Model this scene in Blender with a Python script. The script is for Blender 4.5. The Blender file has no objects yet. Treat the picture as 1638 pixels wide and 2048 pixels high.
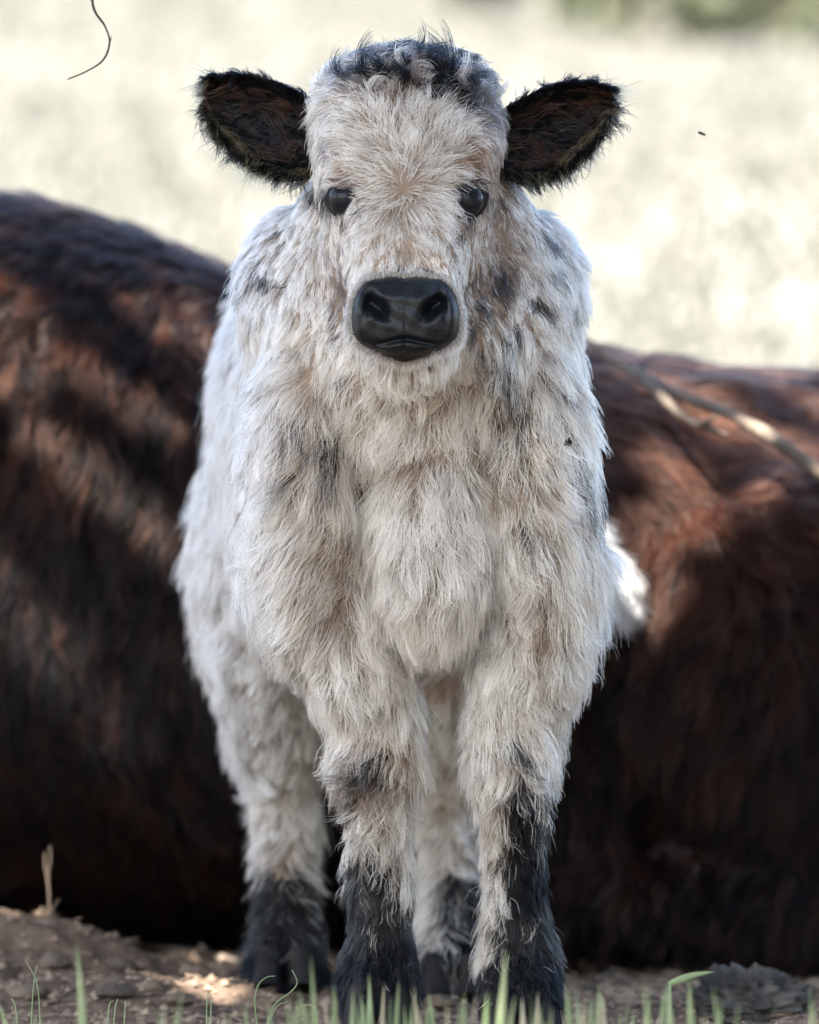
import bpy, bmesh, math, random
import numpy as np
from mathutils import Vector, Matrix, kdtree
from mathutils.bvhtree import BVHTree

# ---------------------------------------------------------------- camera
H, D, F = 0.485, 5.35, 11378.0          # lens height, metres to the calf's fore legs, focal length in photo pixels
scene = bpy.context.scene
cam_d = bpy.data.cameras.new('camera')
cam = bpy.data.objects.new('camera', cam_d)
scene.collection.objects.link(cam)
cam.location = (0, -D, H)
cam.rotation_euler = (math.radians(90), 0, 0)
cam_d.sensor_fit = 'VERTICAL'
cam_d.sensor_height = 36.0
cam_d.sensor_width = 28.8
cam_d.lens = 200.0
cam_d.clip_start = 0.1
cam_d.clip_end = 600
cam_d.dof.use_dof = True
cam_d.dof.focus_distance = D - 0.13
cam_d.dof.aperture_fstop = 4.2
scene.camera = cam

# ---------------------------------------------------------------- sky, sun, exposure
SUN = Vector((-0.37, -0.47, 0.80)).normalized()       # towards the sun
SUN_EL = math.asin(SUN.z)
SUN_ROT = math.atan2(SUN.x, SUN.y)
world = bpy.data.worlds.new('World')
scene.world = world
world.use_nodes = True
wn = world.node_tree
bgn = wn.nodes['Background']
sky = wn.nodes.new('ShaderNodeTexSky')
sky.sky_type = 'NISHITA'
sky.sun_disc = False
sky.sun_elevation = SUN_EL
sky.sun_rotation = SUN_ROT
sky.dust_density = 2.5
wn.links.new(sky.outputs[0], bgn.inputs[0])
bgn.inputs[1].default_value = 0.12
sun_d = bpy.data.lights.new('sun', 'SUN')
sun_d.energy = 5.0
sun_d.angle = math.radians(0.53)
sun_d.color = (1.0, 0.94, 0.84)
sun = bpy.data.objects.new('sun', sun_d)
scene.collection.objects.link(sun)
sun.rotation_euler = (-SUN).to_track_quat('-Z', 'Y').to_euler()
scene.view_settings.view_transform = 'Standard'
scene.view_settings.look = 'None'
scene.view_settings.gamma = 1.0
scene.view_settings.exposure = 2.72
scene.view_settings.use_curve_mapping = False

scene.render.engine = 'CYCLES'
scene.cycles.use_denoising = True
scene.cycles.max_bounces = 10
scene.cycles.diffuse_bounces = 4
scene.cycles.glossy_bounces = 8
scene.cycles.transmission_bounces = 8
scene.cycles.caustics_reflective = False
scene.cycles.caustics_refractive = False
scene.cycles.sample_clamp_indirect = 6
scene.cycles_curves.shape = 'RIBBONS'
scene.cycles_curves.subdivisions = 2

rng = np.random.default_rng(7)
random.seed(7)


# ---------------------------------------------------------------- helpers
def S(y):
    return (D + y) / F


def P(px, py, y):
    s = S(y)
    return ((px - 819) * s, y, H + (1024 - py) * s)


def to_px(p):
    s = (D + p[:, 1]) / F
    return 819 + p[:, 0] / s, 1024 - (p[:, 2] - H) / s


def unit(v):
    return v / np.maximum(np.linalg.norm(v, axis=-1, keepdims=True), 1e-9)


def _hash(ix, iy, iz, seed):
    n = (ix.astype(np.int64) * 374761393 + iy.astype(np.int64) * 668265263 + iz.astype(np.int64) * 2147483647 + seed * 974634777)
    n = (n ^ (n >> 13)) * 1274126177
    n = n ^ (n >> 16)
    return (n & 0xFFFFFF).astype(np.float64) / 0xFFFFFF


def noise3(p, scale, seed=0):
    """value noise in -1..1"""
    q = np.asarray(p, float) * scale + 100.0
    i = np.floor(q).astype(np.int64)
    f = q - i
    f = f * f * (3 - 2 * f)
    out = 0
    for dx in (0, 1):
        for dy in (0, 1):
            for dz in (0, 1):
                w = (f[:, 0] if dx else 1 - f[:, 0]) * (f[:, 1] if dy else 1 - f[:, 1]) * (f[:, 2] if dz else 1 - f[:, 2])
                out = out + w * _hash(i[:, 0] + dx, i[:, 1] + dy, i[:, 2] + dz, seed)
    return out * 2 - 1


def fbm(p, scale, octaves=4, seed=0, gain=0.5):
    a, o, n = 1.0, 0.0, 0.0
    for k in range(octaves):
        o = o + a * noise3(p, scale * 2 ** k, seed + k * 17)
        n += a
        a *= gain
    return o / n


def link(o, parent=None):
    scene.collection.objects.link(o)
    if parent is not None:
        o.parent = parent
        o.matrix_parent_inverse = Matrix.Translation(-Vector(parent.location)) if parent.type == 'EMPTY' else Matrix()
    return o


def mesh_obj(name, verts, faces, mat, parent=None, smooth=True):
    me = bpy.data.meshes.new(name)
    me.from_pydata([tuple(v) for v in verts], [], [tuple(int(i) for i in f) for f in faces])
    me.update()
    if smooth:
        me.polygons.foreach_set('use_smooth', [True] * len(me.polygons))
    me.materials.append(mat)
    return link(bpy.data.objects.new(name, me), parent)


def fast_mesh(name, verts, quads, mat, parent=None, smooth=True, cols=None):
    """big quad/tri meshes straight from numpy"""
    verts = np.asarray(verts, np.float32)
    quads = np.asarray(quads, np.int32)
    k = quads.shape[1]
    me = bpy.data.meshes.new(name)
    me.vertices.add(len(verts))
    me.vertices.foreach_set('co', verts.ravel())
    me.loops.add(quads.size)
    me.loops.foreach_set('vertex_index', quads.ravel())
    me.polygons.add(len(quads))
    me.polygons.foreach_set('loop_start', np.arange(len(quads), dtype=np.int32) * k)
    me.polygons.foreach_set('loop_total', np.full(len(quads), k, np.int32))
    me.polygons.foreach_set('use_smooth', np.full(len(quads), smooth))
    me.update(calc_edges=True)
    me.validate()
    if cols is not None:
        a = me.attributes.new('tint', 'FLOAT_COLOR', 'POINT')
        c = np.ones((len(verts), 4), np.float32)
        c[:, :3] = cols
        a.data.foreach_set('color', c.ravel())
    me.materials.append(mat)
    return link(bpy.data.objects.new(name, me), parent)


def thing(name, label, cat, loc=(0, 0, 0), group=None):
    o = bpy.data.objects.new(name, None)
    o.location = loc
    o.empty_display_size = 0.05
    scene.collection.objects.link(o)
    return tag(o, label, cat, group)


def tag(o, label, cat, group=None, kind=None):
    if label:
        o['label'] = label
    if cat:
        o['category'] = cat
    if group:
        o['group'] = group
    if kind:
        o['kind'] = kind
    return o


# ---------------------------------------------------------------- materials
def new_mat(name):
    m = bpy.data.materials.new(name)
    m.use_nodes = True
    return m, m.node_tree, m.node_tree.nodes['Principled BSDF']


def noise_mat(name, c0, c1, scale=20, rough=0.8, bump=0.0, detail=6, bscale=None, spec=0.3, c2=None):
    m, nt, b = new_mat(name)
    tc = nt.nodes.new('ShaderNodeTexCoord')
    nz = nt.nodes.new('ShaderNodeTexNoise')
    nz.inputs['Scale'].default_value = scale
    nz.inputs['Detail'].default_value = detail
    nt.links.new(tc.outputs['Object'], nz.inputs['Vector'])
    cr = nt.nodes.new('ShaderNodeValToRGB')
    cr.color_ramp.elements[0].position = 0.32
    cr.color_ramp.elements[1].position = 0.68
    cr.color_ramp.elements[0].color = (*c0, 1)
    cr.color_ramp.elements[1].color = (*c1, 1)
    if c2:
        e = cr.color_ramp.elements.new(0.5)
        e.color = (*c2, 1)
    nt.links.new(nz.outputs[0], cr.inputs[0])
    nt.links.new(cr.outputs[0], b.inputs['Base Color'])
    b.inputs['Roughness'].default_value = rough
    b.inputs['Specular IOR Level'].default_value = spec
    if bump:
        bn = nt.nodes.new('ShaderNodeTexNoise')
        bn.inputs['Scale'].default_value = bscale or scale * 4
        bn.inputs['Detail'].default_value = 8
        nt.links.new(tc.outputs['Object'], bn.inputs['Vector'])
        bp = nt.nodes.new('ShaderNodeBump')
        bp.inputs['Strength'].default_value = bump
        bp.inputs['Distance'].default_value = 0.01
        nt.links.new(bn.outputs[0], bp.inputs['Height'])
        nt.links.new(bp.outputs[0], b.inputs['Normal'])
    return m


def tint_mat(name, rough=0.7, spec=0.3, trans=0.0):
    """colour from the per-vertex 'tint' (leaf to leaf variation)"""
    m, nt, b = new_mat(name)
    at = nt.nodes.new('ShaderNodeAttribute')
    at.attribute_name = 'tint'
    nt.links.new(at.outputs['Color'], b.inputs['Base Color'])
    b.inputs['Roughness'].default_value = rough
    b.inputs['Specular IOR Level'].default_value = spec
    if trans:
        tr = nt.nodes.new('ShaderNodeBsdfTranslucent')
        nt.links.new(at.outputs['Color'], tr.inputs['Color'])
        mx = nt.nodes.new('ShaderNodeMixShader')
        mx.inputs[0].default_value = trans
        nt.links.new(b.outputs[0], mx.inputs[1])
        nt.links.new(tr.outputs[0], mx.inputs[2])
        nt.links.new(mx.outputs[0], nt.nodes['Material Output'].inputs[0])
    return m


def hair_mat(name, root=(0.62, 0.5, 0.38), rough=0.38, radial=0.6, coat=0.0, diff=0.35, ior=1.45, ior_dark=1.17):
    m = bpy.data.materials.new(name)
    m.use_nodes = True
    nt = m.node_tree
    nt.nodes.remove(nt.nodes['Principled BSDF'])
    out = nt.nodes['Material Output']
    at = nt.nodes.new('ShaderNodeAttribute')
    at.attribute_name = 'tint'
    hi = nt.nodes.new('ShaderNodeHairInfo')
    rp = nt.nodes.new('ShaderNodeValToRGB')          # browner roots, darkened further to paint shade between the strands
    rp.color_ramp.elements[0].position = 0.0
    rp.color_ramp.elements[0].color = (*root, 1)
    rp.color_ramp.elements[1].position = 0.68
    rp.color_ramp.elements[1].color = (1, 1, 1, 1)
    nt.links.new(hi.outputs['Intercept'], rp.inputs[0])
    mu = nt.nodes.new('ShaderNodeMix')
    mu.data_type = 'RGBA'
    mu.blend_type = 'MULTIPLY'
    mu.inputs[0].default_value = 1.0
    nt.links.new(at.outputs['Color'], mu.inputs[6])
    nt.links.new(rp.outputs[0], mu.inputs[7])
    hb = nt.nodes.new('ShaderNodeBsdfHairPrincipled')
    hb.parametrization = 'COLOR'
    nt.links.new(mu.outputs[2], hb.inputs['Color'])
    hb.inputs['Roughness'].default_value = rough
    hb.inputs['Radial Roughness'].default_value = radial
    mrI = nt.nodes.new('ShaderNodeMapRange')          # dark pigment soaks up most of the surface sheen
    mrI.inputs[1].default_value = 0.0
    mrI.inputs[2].default_value = 0.30
    mrI.inputs[3].default_value = ior_dark
    mrI.inputs[4].default_value = ior
    nt.links.new(at.outputs['Fac'], mrI.inputs[0])
    nt.links.new(mrI.outputs[0], hb.inputs['IOR'])
    if 'Coat' in hb.inputs:
        hb.inputs['Coat'].default_value = coat
    hb.inputs['Random Roughness'].default_value = 0.2
    df = nt.nodes.new('ShaderNodeBsdfDiffuse')
    nt.links.new(mu.outputs[2], df.inputs['Color'])
    mx = nt.nodes.new('ShaderNodeMixShader')
    mx.inputs[0].default_value = diff
    nt.links.new(hb.outputs[0], mx.inputs[1])
    nt.links.new(df.outputs[0], mx.inputs[2])
    nt.links.new(mx.outputs[0], out.inputs[0])
    return m


M = {}
M['bark'] = noise_mat('bark', (0.06, 0.045, 0.035), (0.16, 0.12, 0.09), 14, 0.9, 0.8)
M['dead_wood'] = noise_mat('dead_wood', (0.09, 0.068, 0.052), (0.20, 0.16, 0.125), 30, 0.8, 0.5)
M['twig'] = noise_mat('twig', (0.035, 0.028, 0.02), (0.075, 0.06, 0.045), 60, 0.8, 0.3)
M['straw'] = noise_mat('straw', (0.16, 0.115, 0.08), (0.28, 0.21, 0.15), 25, 0.7, 0.2)
M['blade'] = noise_mat('grass_blade', (0.15, 0.21, 0.09), (0.27, 0.32, 0.17), 18, 0.45, 0.1, spec=0.4)
M['straw_blade'] = noise_mat('straw_blade', (0.26, 0.24, 0.15), (0.40, 0.36, 0.25), 18, 0.5)
M['clod'] = noise_mat('clod', (0.05, 0.042, 0.035), (0.17, 0.125, 0.09), 22, 0.95, 1.0, bscale=60)
M['lump'] = noise_mat('lump', (0.016, 0.017, 0.018), (0.10, 0.088, 0.074), 26, 0.85, 1.0, bscale=70)
M['calf_skin'] = tint_mat('calf_skin', 0.8, 0.2)
M['tail_skin'] = noise_mat('tail_skin', (0.20, 0.145, 0.105), (0.30, 0.22, 0.165), 20, 0.8)
M['dark_skin'] = noise_mat('dark_skin', (0.007, 0.008, 0.009), (0.016, 0.016, 0.017), 60, 0.75, 0.3, spec=0.2)
M['cow_skin'] = noise_mat('cow_skin', (0.014, 0.010, 0.009), (0.03, 0.018, 0.014), 6, 0.8)
M['hoof'] = noise_mat('hoof', (0.008, 0.008, 0.008), (0.025, 0.022, 0.02), 30, 0.75, 0.3, spec=0.15)
M['leaf'] = tint_mat('leaf', 0.5, 0.4, 0.25)
M['field_blade'] = tint_mat('field_blade', 0.42, 0.5, 0.3)
M['ear_hair'] = hair_mat('ear_hair', root=(0.6, 0.5, 0.45), rough=0.35, diff=0.3, ior=1.35, ior_dark=1.17)
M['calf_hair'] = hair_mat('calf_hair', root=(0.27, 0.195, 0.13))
M['cow_hair'] = hair_mat('cow_hair', root=(0.45, 0.4, 0.42), rough=0.3, radial=0.5, coat=0.0, diff=0.25, ior=1.5, ior_dark=1.22)
M['fly'] = noise_mat('fly', (0.006, 0.006, 0.007), (0.02, 0.02, 0.022), 300, 0.35)

# eye: dark iris with a horizontal slot of a pupil, under a wet cornea
m, nt, b = new_mat('eye')
b.inputs['Base Color'].default_value = (0.008, 0.010, 0.013, 1)
b.inputs['Roughness'].default_value = 0.10
b.inputs['Specular IOR Level'].default_value = 0.16
tc = nt.nodes.new('ShaderNodeTexCoord')
nz = nt.nodes.new('ShaderNodeTexNoise')
nz.inputs['Scale'].default_value = 80
nt.links.new(tc.outputs['Object'], nz.inputs['Vector'])
cr = nt.nodes.new('ShaderNodeValToRGB')
cr.color_ramp.elements[0].color = (0.006, 0.008, 0.011, 1)
cr.color_ramp.elements[1].color = (0.018, 0.020, 0.024, 1)
nt.links.new(nz.outputs[0], cr.inputs[0])
nt.links.new(cr.outputs[0], b.inputs['Base Color'])
M['eye'] = m

# nose: damp black leather with a fine pebble grain
m, nt, b = new_mat('nose_leather')
tc = nt.nodes.new('ShaderNodeTexCoord')
vo = nt.nodes.new('ShaderNodeTexVoronoi')
vo.inputs['Scale'].default_value = 420
vo.feature = 'DISTANCE_TO_EDGE'
nt.links.new(tc.outputs['Object'], vo.inputs['Vector'])
bp = nt.nodes.new('ShaderNodeBump')
bp.inputs['Strength'].default_value = 0.55
bp.inputs['Distance'].default_value = 0.002
nt.links.new(vo.outputs['Distance'], bp.inputs['Height'])
nt.links.new(bp.outputs[0], b.inputs['Normal'])
nz = nt.nodes.new('ShaderNodeTexNoise')
nz.inputs['Scale'].default_value = 55
nz.inputs['Detail'].default_value = 8
nt.links.new(tc.outputs['Object'], nz.inputs['Vector'])
cr = nt.nodes.new('ShaderNodeValToRGB')
cr.color_ramp.elements[0].position = 0.3
cr.color_ramp.elements[0].color = (0.004, 0.006, 0.008, 1)
cr.color_ramp.elements[1].position = 0.75
cr.color_ramp.elements[1].color = (0.008, 0.010, 0.012, 1)
nt.links.new(nz.outputs[0], cr.inputs[0])
nt.links.new(cr.outputs[0], b.inputs['Base Color'])
mr = nt.nodes.new('ShaderNodeMapRange')
mr.inputs[3].default_value = 0.26
mr.inputs[4].default_value = 0.55
nt.links.new(nz.outputs[0], mr.inputs[0])
nt.links.new(mr.outputs[0], b.inputs['Roughness'])
b.inputs['Specular IOR Level'].default_value = 0.15
b.inputs['Coat Weight'].default_value = 0.45
b.inputs['Coat Roughness'].default_value = 0.22
b.inputs['Coat IOR'].default_value = 1.33
M['nose'] = m

# ground: bare trodden soil close by, dry pasture beyond
m, nt, b = new_mat('ground')
geo = nt.nodes.new('ShaderNodeNewGeometry')
sep = nt.nodes.new('ShaderNodeSeparateXYZ')
nt.links.new(geo.outputs['Position'], sep.inputs[0])
n1 = nt.nodes.new('ShaderNodeTexNoise')
n1.inputs['Scale'].default_value = 9
n1.inputs['Detail'].default_value = 10
n1.inputs['Roughness'].default_value = 0.65
nt.links.new(geo.outputs['Position'], n1.inputs['Vector'])
soil = nt.nodes.new('ShaderNodeValToRGB')
soil.color_ramp.elements[0].position = 0.3
soil.color_ramp.elements[0].color = (0.034, 0.026, 0.021, 1)
soil.color_ramp.elements[1].position = 0.72
soil.color_ramp.elements[1].color = (0.20, 0.14, 0.10, 1)
nt.links.new(n1.outputs[0], soil.inputs[0])
n2 = nt.nodes.new('ShaderNodeTexNoise')
n2.inputs['Scale'].default_value = 3.5
n2.inputs['Detail'].default_value = 8
nt.links.new(geo.outputs['Position'], n2.inputs['Vector'])
past = nt.nodes.new('ShaderNodeValToRGB')
past.color_ramp.elements[0].position = 0.3
past.color_ramp.elements[0].color = (0.076, 0.075, 0.060, 1)
past.color_ramp.elements[1].position = 0.7
past.color_ramp.elements[1].color = (0.112, 0.108, 0.091, 1)
nt.links.new(n2.outputs[0], past.inputs[0])
mrg = nt.nodes.new('ShaderNodeMapRange')
mrg.inputs[1].default_value = 2.6
mrg.inputs[2].default_value = 5.0
nt.links.new(sep.outputs['Y'], mrg.inputs[0])
mix = nt.nodes.new('ShaderNodeMix')
mix.data_type = 'RGBA'
nt.links.new(mrg.outputs[0], mix.inputs[0])
nt.links.new(soil.outputs[0], mix.inputs[6])
nt.links.new(past.outputs[0], mix.inputs[7])
nt.links.new(mix.outputs[2], b.inputs['Base Color'])
b.inputs['Roughness'].default_value = 0.95
b.inputs['Specular IOR Level'].default_value = 0.2
n3 = nt.nodes.new('ShaderNodeTexNoise')
n3.inputs['Scale'].default_value = 160
n3.inputs['Detail'].default_value = 6
nt.links.new(geo.outputs['Position'], n3.inputs['Vector'])
bp = nt.nodes.new('ShaderNodeBump')
bp.inputs['Strength'].default_value = 0.7
bp.inputs['Distance'].default_value = 0.006
nt.links.new(n3.outputs[0], bp.inputs['Height'])
nt.links.new(bp.outputs[0], b.inputs['Normal'])
M['ground'] = m


# ---------------------------------------------------------------- ground
def ground_z(x, y):
    x = np.asarray(x, float)
    y = np.asarray(y, float)
    p = np.stack([x, y, np.zeros_like(x)], -1).reshape(-1, 3)
    near = np.clip((6.0 - np.abs(y - 0.3)) / 4.0, 0, 1) * np.clip((5 - np.abs(x)) / 3, 0, 1)
    n = (0.014 * fbm(p, 7, 4, 3) + 0.011 * np.abs(fbm(p, 24, 3, 11)) + 0.007 * fbm(p, 70, 2, 23)).reshape(x.shape)
    big = (0.25 * fbm(p, 0.12, 3, 41)).reshape(x.shape) * np.clip((y - 8) / 12, 0, 1)
    rise = np.where(y > 4.0, 0.125 * (np.sqrt((y - 4.0) ** 2 + 9.0) - 3.0), 0.0)
    rise = np.where(y > 70, 0.125 * (np.sqrt(66.0 ** 2 + 9.0) - 3.0) + 0.03 * (y - 70), rise)
    mound = 0.078 * np.exp(-((x + 0.42) / 0.16) ** 2 - ((y - 0.58) / 0.10) ** 2) + 0.02 * np.exp(-((x + 0.3) / 0.3) ** 2 - ((y - 0.35) / 0.06) ** 2)
    return n * near + big + rise + mound - 0.012


def graded(lo, hi, step, far_lo, far_hi, g=1.13):
    a = list(np.arange(lo, hi + 1e-6, step))
    s = step
    while a[-1] < far_hi:
        s *= g
        a.append(a[-1] + s)
    s = step
    while a[0] > far_lo:
        s *= g
        a.insert(0, a[0] - s)
    return np.array(a)


gx = graded(-0.75, 0.75, 0.0055, -160, 160)
gy = graded(-0.5, 1.0, 0.0055, -60, 320, 1.10)
GX, GY = np.meshgrid(gx, gy)
GZ = ground_z(GX, GY)
nx, ny = len(gx), len(gy)
idx = np.arange(nx * ny).reshape(ny, nx)
q = np.stack([idx[:-1, :-1], idx[:-1, 1:], idx[1:, 1:], idx[1:, :-1]], -1).reshape(-1, 4)
ground = fast_mesh('ground', np.stack([GX, GY, GZ], -1).reshape(-1, 3), q, M['ground'])
ground['kind'] = 'structure'
ground['label'] = 'trodden brown soil running back into a pale sunlit pasture'


def gz(x, y):
    return float(ground_z(np.array([x]), np.array([y]))[0])


# ---------------------------------------------------------------- geometry kits
def catmull(A, sub):
    A = np.asarray(A, float)
    n = len(A)
    out = []
    for i in range(n - 1):
        p0, p1, p2, p3 = A[max(i - 1, 0)], A[i], A[i + 1], A[min(i + 2, n - 1)]
        for k in range(sub):
            t = k / sub
            out.append(0.5 * ((2 * p1) + (-p0 + p2) * t + (2 * p0 - 5 * p1 + 4 * p2 - p3) * t * t + (-p0 + 3 * p1 - 3 * p2 + p3) * t ** 3))
    out.append(A[-1])
    return np.array(out)


def tube_geo(stations, seg=24, sub=5, power=2.0, side=(1, 0, 0)):
    """closed loft: stations are (x, y, z, half-width along side, half-depth across)"""
    A = catmull(stations, sub) if sub > 1 else np.asarray(stations, float)
    C, R = A[:, :3], np.maximum(A[:, 3:5], 1e-4)
    T = unit(np.gradient(C, axis=0))
    sd = np.array(side, float)
    V = []
    th = np.linspace(0, 2 * np.pi, seg, endpoint=False)
    cs, sn = np.cos(th), np.sin(th)
    e = 2.0 / power
    cs, sn = np.sign(cs) * np.abs(cs) ** e, np.sign(sn) * np.abs(sn) ** e
    for c, t, r in zip(C, T, R):
        u = sd - t * np.dot(sd, t)
        u /= np.linalg.norm(u)
        w = np.cross(t, u)
        V.append(c + np.outer(cs, u) * r[0] + np.outer(sn, w) * r[1])
    V = np.concatenate(V)
    n = len(C)
    faces = []
    for i in range(n - 1):
        for j in range(seg):
            a, b_ = i * seg + j, i * seg + (j + 1) % seg
            faces.append((a, b_, b_ + seg, a + seg))
    faces.append(tuple(range(seg - 1, -1, -1)))
    faces.append(tuple(range((n - 1) * seg, n * seg)))
    return V, faces


def ell_geo(c, r, rot=None, seg=20, rings=12):
    V, faces = [], []
    c = np.array(c, float)
    for i in range(rings + 1):
        ph = math.pi * i / rings
        for j in range(seg):
            a = 2 * math.pi * j / seg
            v = np.array((math.sin(ph) * math.cos(a) * r[0], math.sin(ph) * math.sin(a) * r[1], math.cos(ph) * r[2]))
            if rot is not None:
                v = np.array(rot @ Vector(v))
            V.append(c + v)
    for i in range(rings):
        for j in range(seg):
            a, b_ = i * seg + j, i * seg + (j + 1) % seg
            faces.append((a, a + seg, b_ + seg, b_))
    return np.array(V), faces


def join_geo(parts):
    V, Fc, n = [], [], 0
    for v, f in parts:
        V.append(v)
        Fc += [tuple(i + n for i in q_) for q_ in f]
        n += len(v)
    return np.concatenate(V), Fc


def fused(name, parts, voxel, smooth_it, mat, parent=None):
    """one continuous skin over overlapping volumes"""
    bm = bmesh.new()
    for v, f in parts:
        vs = [bm.verts.new(p) for p in v]
        for q_ in f:
            try:
                bm.faces.new([vs[i] for i in q_])
            except ValueError:
                pass
    bmesh.ops.remove_doubles(bm, verts=bm.verts, dist=1e-6)
    bmesh.ops.recalc_face_normals(bm, faces=bm.faces)
    me = bpy.data.meshes.new(name + '_raw')
    bm.to_mesh(me)
    bm.free()
    tmp = bpy.data.objects.new('tmp', me)
    scene.collection.objects.link(tmp)
    rm = tmp.modifiers.new('r', 'REMESH')
    rm.mode = 'VOXEL'
    rm.voxel_size = voxel
    sm = tmp.modifiers.new('s', 'SMOOTH')
    sm.factor = 0.5
    sm.iterations = smooth_it
    dg = bpy.context.evaluated_depsgraph_get()
    out = bpy.data.meshes.new_from_object(tmp.evaluated_get(dg))
    out.name = name
    bpy.data.objects.remove(tmp)
    bpy.data.meshes.remove(me)
    out.materials.clear()
    out.materials.append(mat)
    out.polygons.foreach_set('use_smooth', [True] * len(out.polygons))
    return link(bpy.data.objects.new(name, out), parent)


def tri_data(me):
    me.calc_loop_triangles()
    V = np.empty(len(me.vertices) * 3)
    me.vertices.foreach_get('co', V)
    V = V.reshape(-1, 3)
    N = np.empty(len(me.vertices) * 3)
    me.vertices.foreach_get('normal', N)
    N = N.reshape(-1, 3)
    T = np.empty(len(me.loop_triangles) * 3, np.int32)
    me.loop_triangles.foreach_get('vertices', T)
    return V, N, T.reshape(-1, 3)


def sample(me, n, weight):
    V, N, T = tri_data(me)
    a, b_, c = V[T[:, 0]], V[T[:, 1]], V[T[:, 2]]
    ar = np.linalg.norm(np.cross(b_ - a, c - a), axis=1) / 2
    cen = (a + b_ + c) / 3
    fn = unit(np.cross(b_ - a, c - a))
    w = ar * weight(cen, fn)
    pick = rng.choice(len(T), n, p=w / w.sum())
    r1, r2 = np.sqrt(rng.random(n)), rng.random(n)
    u, v, s = (1 - r1)[:, None], (r1 * (1 - r2))[:, None], (r1 * r2)[:, None]
    t = T[pick]
    return V[t[:, 0]] * u + V[t[:, 1]] * v + V[t[:, 2]] * s, unit(N[t[:, 0]] * u + N[t[:, 1]] * v + N[t[:, 2]] * s)


def grow(p, n, flow, length, lift, droop=0.25, clump=0.6, clump_n=4000, jitter=0.35, wave=0.05, K=7, curl=None, clump_jit=0.35, lock_n=0, lock=0.35):
    """strand points (N, K, 3): each leaves the skin, lies over along the flow and gathers with its lock"""
    N_ = len(p)
    g = flow - n * np.sum(flow * n, 1, keepdims=True)
    g = unit(g + 1e-6)
    sidev = np.cross(n, g)
    # locks: nearest of a random set of roots
    cid = rng.choice(N_, clump_n, replace=False)
    kd = kdtree.KDTree(clump_n)
    for k, i in enumerate(cid):
        kd.insert(p[i], k)
    kd.balance()
    own = np.fromiter((kd.find(v)[1] for v in p), np.int32, N_)
    # each lock turns and lengthens its own way
    ang = rng.normal(0, clump_jit, clump_n)[own] + rng.normal(0, jitter, N_) * 0.5
    ln = length * rng.uniform(0.75, 1.2, clump_n)[own] * rng.uniform(0.55, 1.15, N_)
    lf = lift * rng.uniform(0.6, 1.45, clump_n)[own] * rng.uniform(0.75, 1.3, N_)
    gd = g * np.cos(ang)[:, None] + sidev * np.sin(ang)[:, None]
    sidev = np.cross(n, gd)
    ph = rng.uniform(0, 6.28, clump_n)[own] + rng.normal(0, 0.5, N_)
    wv = wave * rng.uniform(0.3, 1.6, clump_n)[own]
    pts = np.empty((N_, K, 3))
    q_ = p - n * 0.001
    pts[:, 0] = q_
    down = np.array((0, 0, -1.0))
    for k in range(1, K):
        t = (k - 0.5) / (K - 1)
        cur = lf * (1.15 - 0.95 * t)
        d_ = gd * np.cos(cur)[:, None] + n * np.sin(cur)[:, None] + down * (droop * t)
        if curl is not None:
            c_ = curl * t * t
            d_ = d_ * np.cos(c_)[:, None] + sidev * np.sin(c_ * np.sign(np.sin(ph)))[:, None]
        d_ = unit(d_)
        q_ = q_ + d_ * (ln / (K - 1))[:, None]
        w_ = (np.sin(ph + t * 7.0) * wv * ln)[:, None]
        pts[:, k] = q_ + sidev * w_ * t
    tt = np.linspace(0, 1, K)
    cw = clump * rng.uniform(0.55, 1.25, N_)
    loose = np.where(rng.random(N_) < 0.28, rng.uniform(0.1, 0.6, N_), 1.0)      # some hairs keep out of their lock
    cw = cw * loose
    W = np.clip(cw[:, None] * tt[None] ** 1.2, 0, 0.95)[..., None]
    lead = pts[cid][own]
    pts += W * (lead - pts)
    if lock_n:                              # and several locks lean together into a tuft
        bid = rng.choice(clump_n, lock_n, replace=False)
        kd = kdtree.KDTree(lock_n)
        for k, i in enumerate(bid):
            kd.insert(p[cid[i]], k)
        kd.balance()
        cb = np.fromiter((kd.find(p[i])[1] for i in cid), np.int32, clump_n)
        lead2 = pts[cid[bid]]
        W2 = (lock * loose * rng.uniform(0.1, 1.4, clump_n)[own])[:, None] * tt[None] ** 1.5
        pts += np.clip(W2, 0, 0.8)[..., None] * (lead2[cb[own]] - pts)
    return pts, own


def hair_obj(name, pts, tint, mat, parent, r_root=0.00034, r_tip=0.00009):
    N_, K, _ = pts.shape
    cd = bpy.data.hair_curves.new(name)
    cd.add_curves([K] * N_)
    cd.position_data.foreach_set('vector', np.ascontiguousarray(pts, np.float32).ravel())
    t = np.linspace(0, 1, K)
    prof = (r_root * (1 - t ** 1.5) + r_tip * t ** 1.5)
    rr = np.broadcast_to(prof, (N_, K)) * rng.uniform(0.55, 1.45, N_)[:, None]
    ra = cd.attributes.get('radius') or cd.attributes.new('radius', 'FLOAT', 'POINT')
    ra.data.foreach_set('value', np.ascontiguousarray(rr, np.float32).ravel())
    ta = cd.attributes.new('tint', 'FLOAT_COLOR', 'CURVE')
    c = np.ones((N_, 4), np.float32)
    c[:, :3] = np.clip(tint, 0.002, 0.95)
    ta.data.foreach_set('color', c.ravel())
    cd.materials.append(mat)
    return link(bpy.data.objects.new(name, cd), parent)


def idw(px, py, ctrl, power=3.0):
    """blend of values given at picture points of the coat"""
    ctrl = np.asarray(ctrl, float)
    out = np.zeros((len(px), ctrl.shape[1] - 2))
    den = np.zeros(len(px))
    for c in ctrl:
        w = 1.0 / (((px - c[0]) ** 2 + (py - c[1]) ** 2) + 300.0) ** (power / 2)
        out += w[:, None] * c[None, 2:]
        den += w
    return out / den[:, None]


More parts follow.
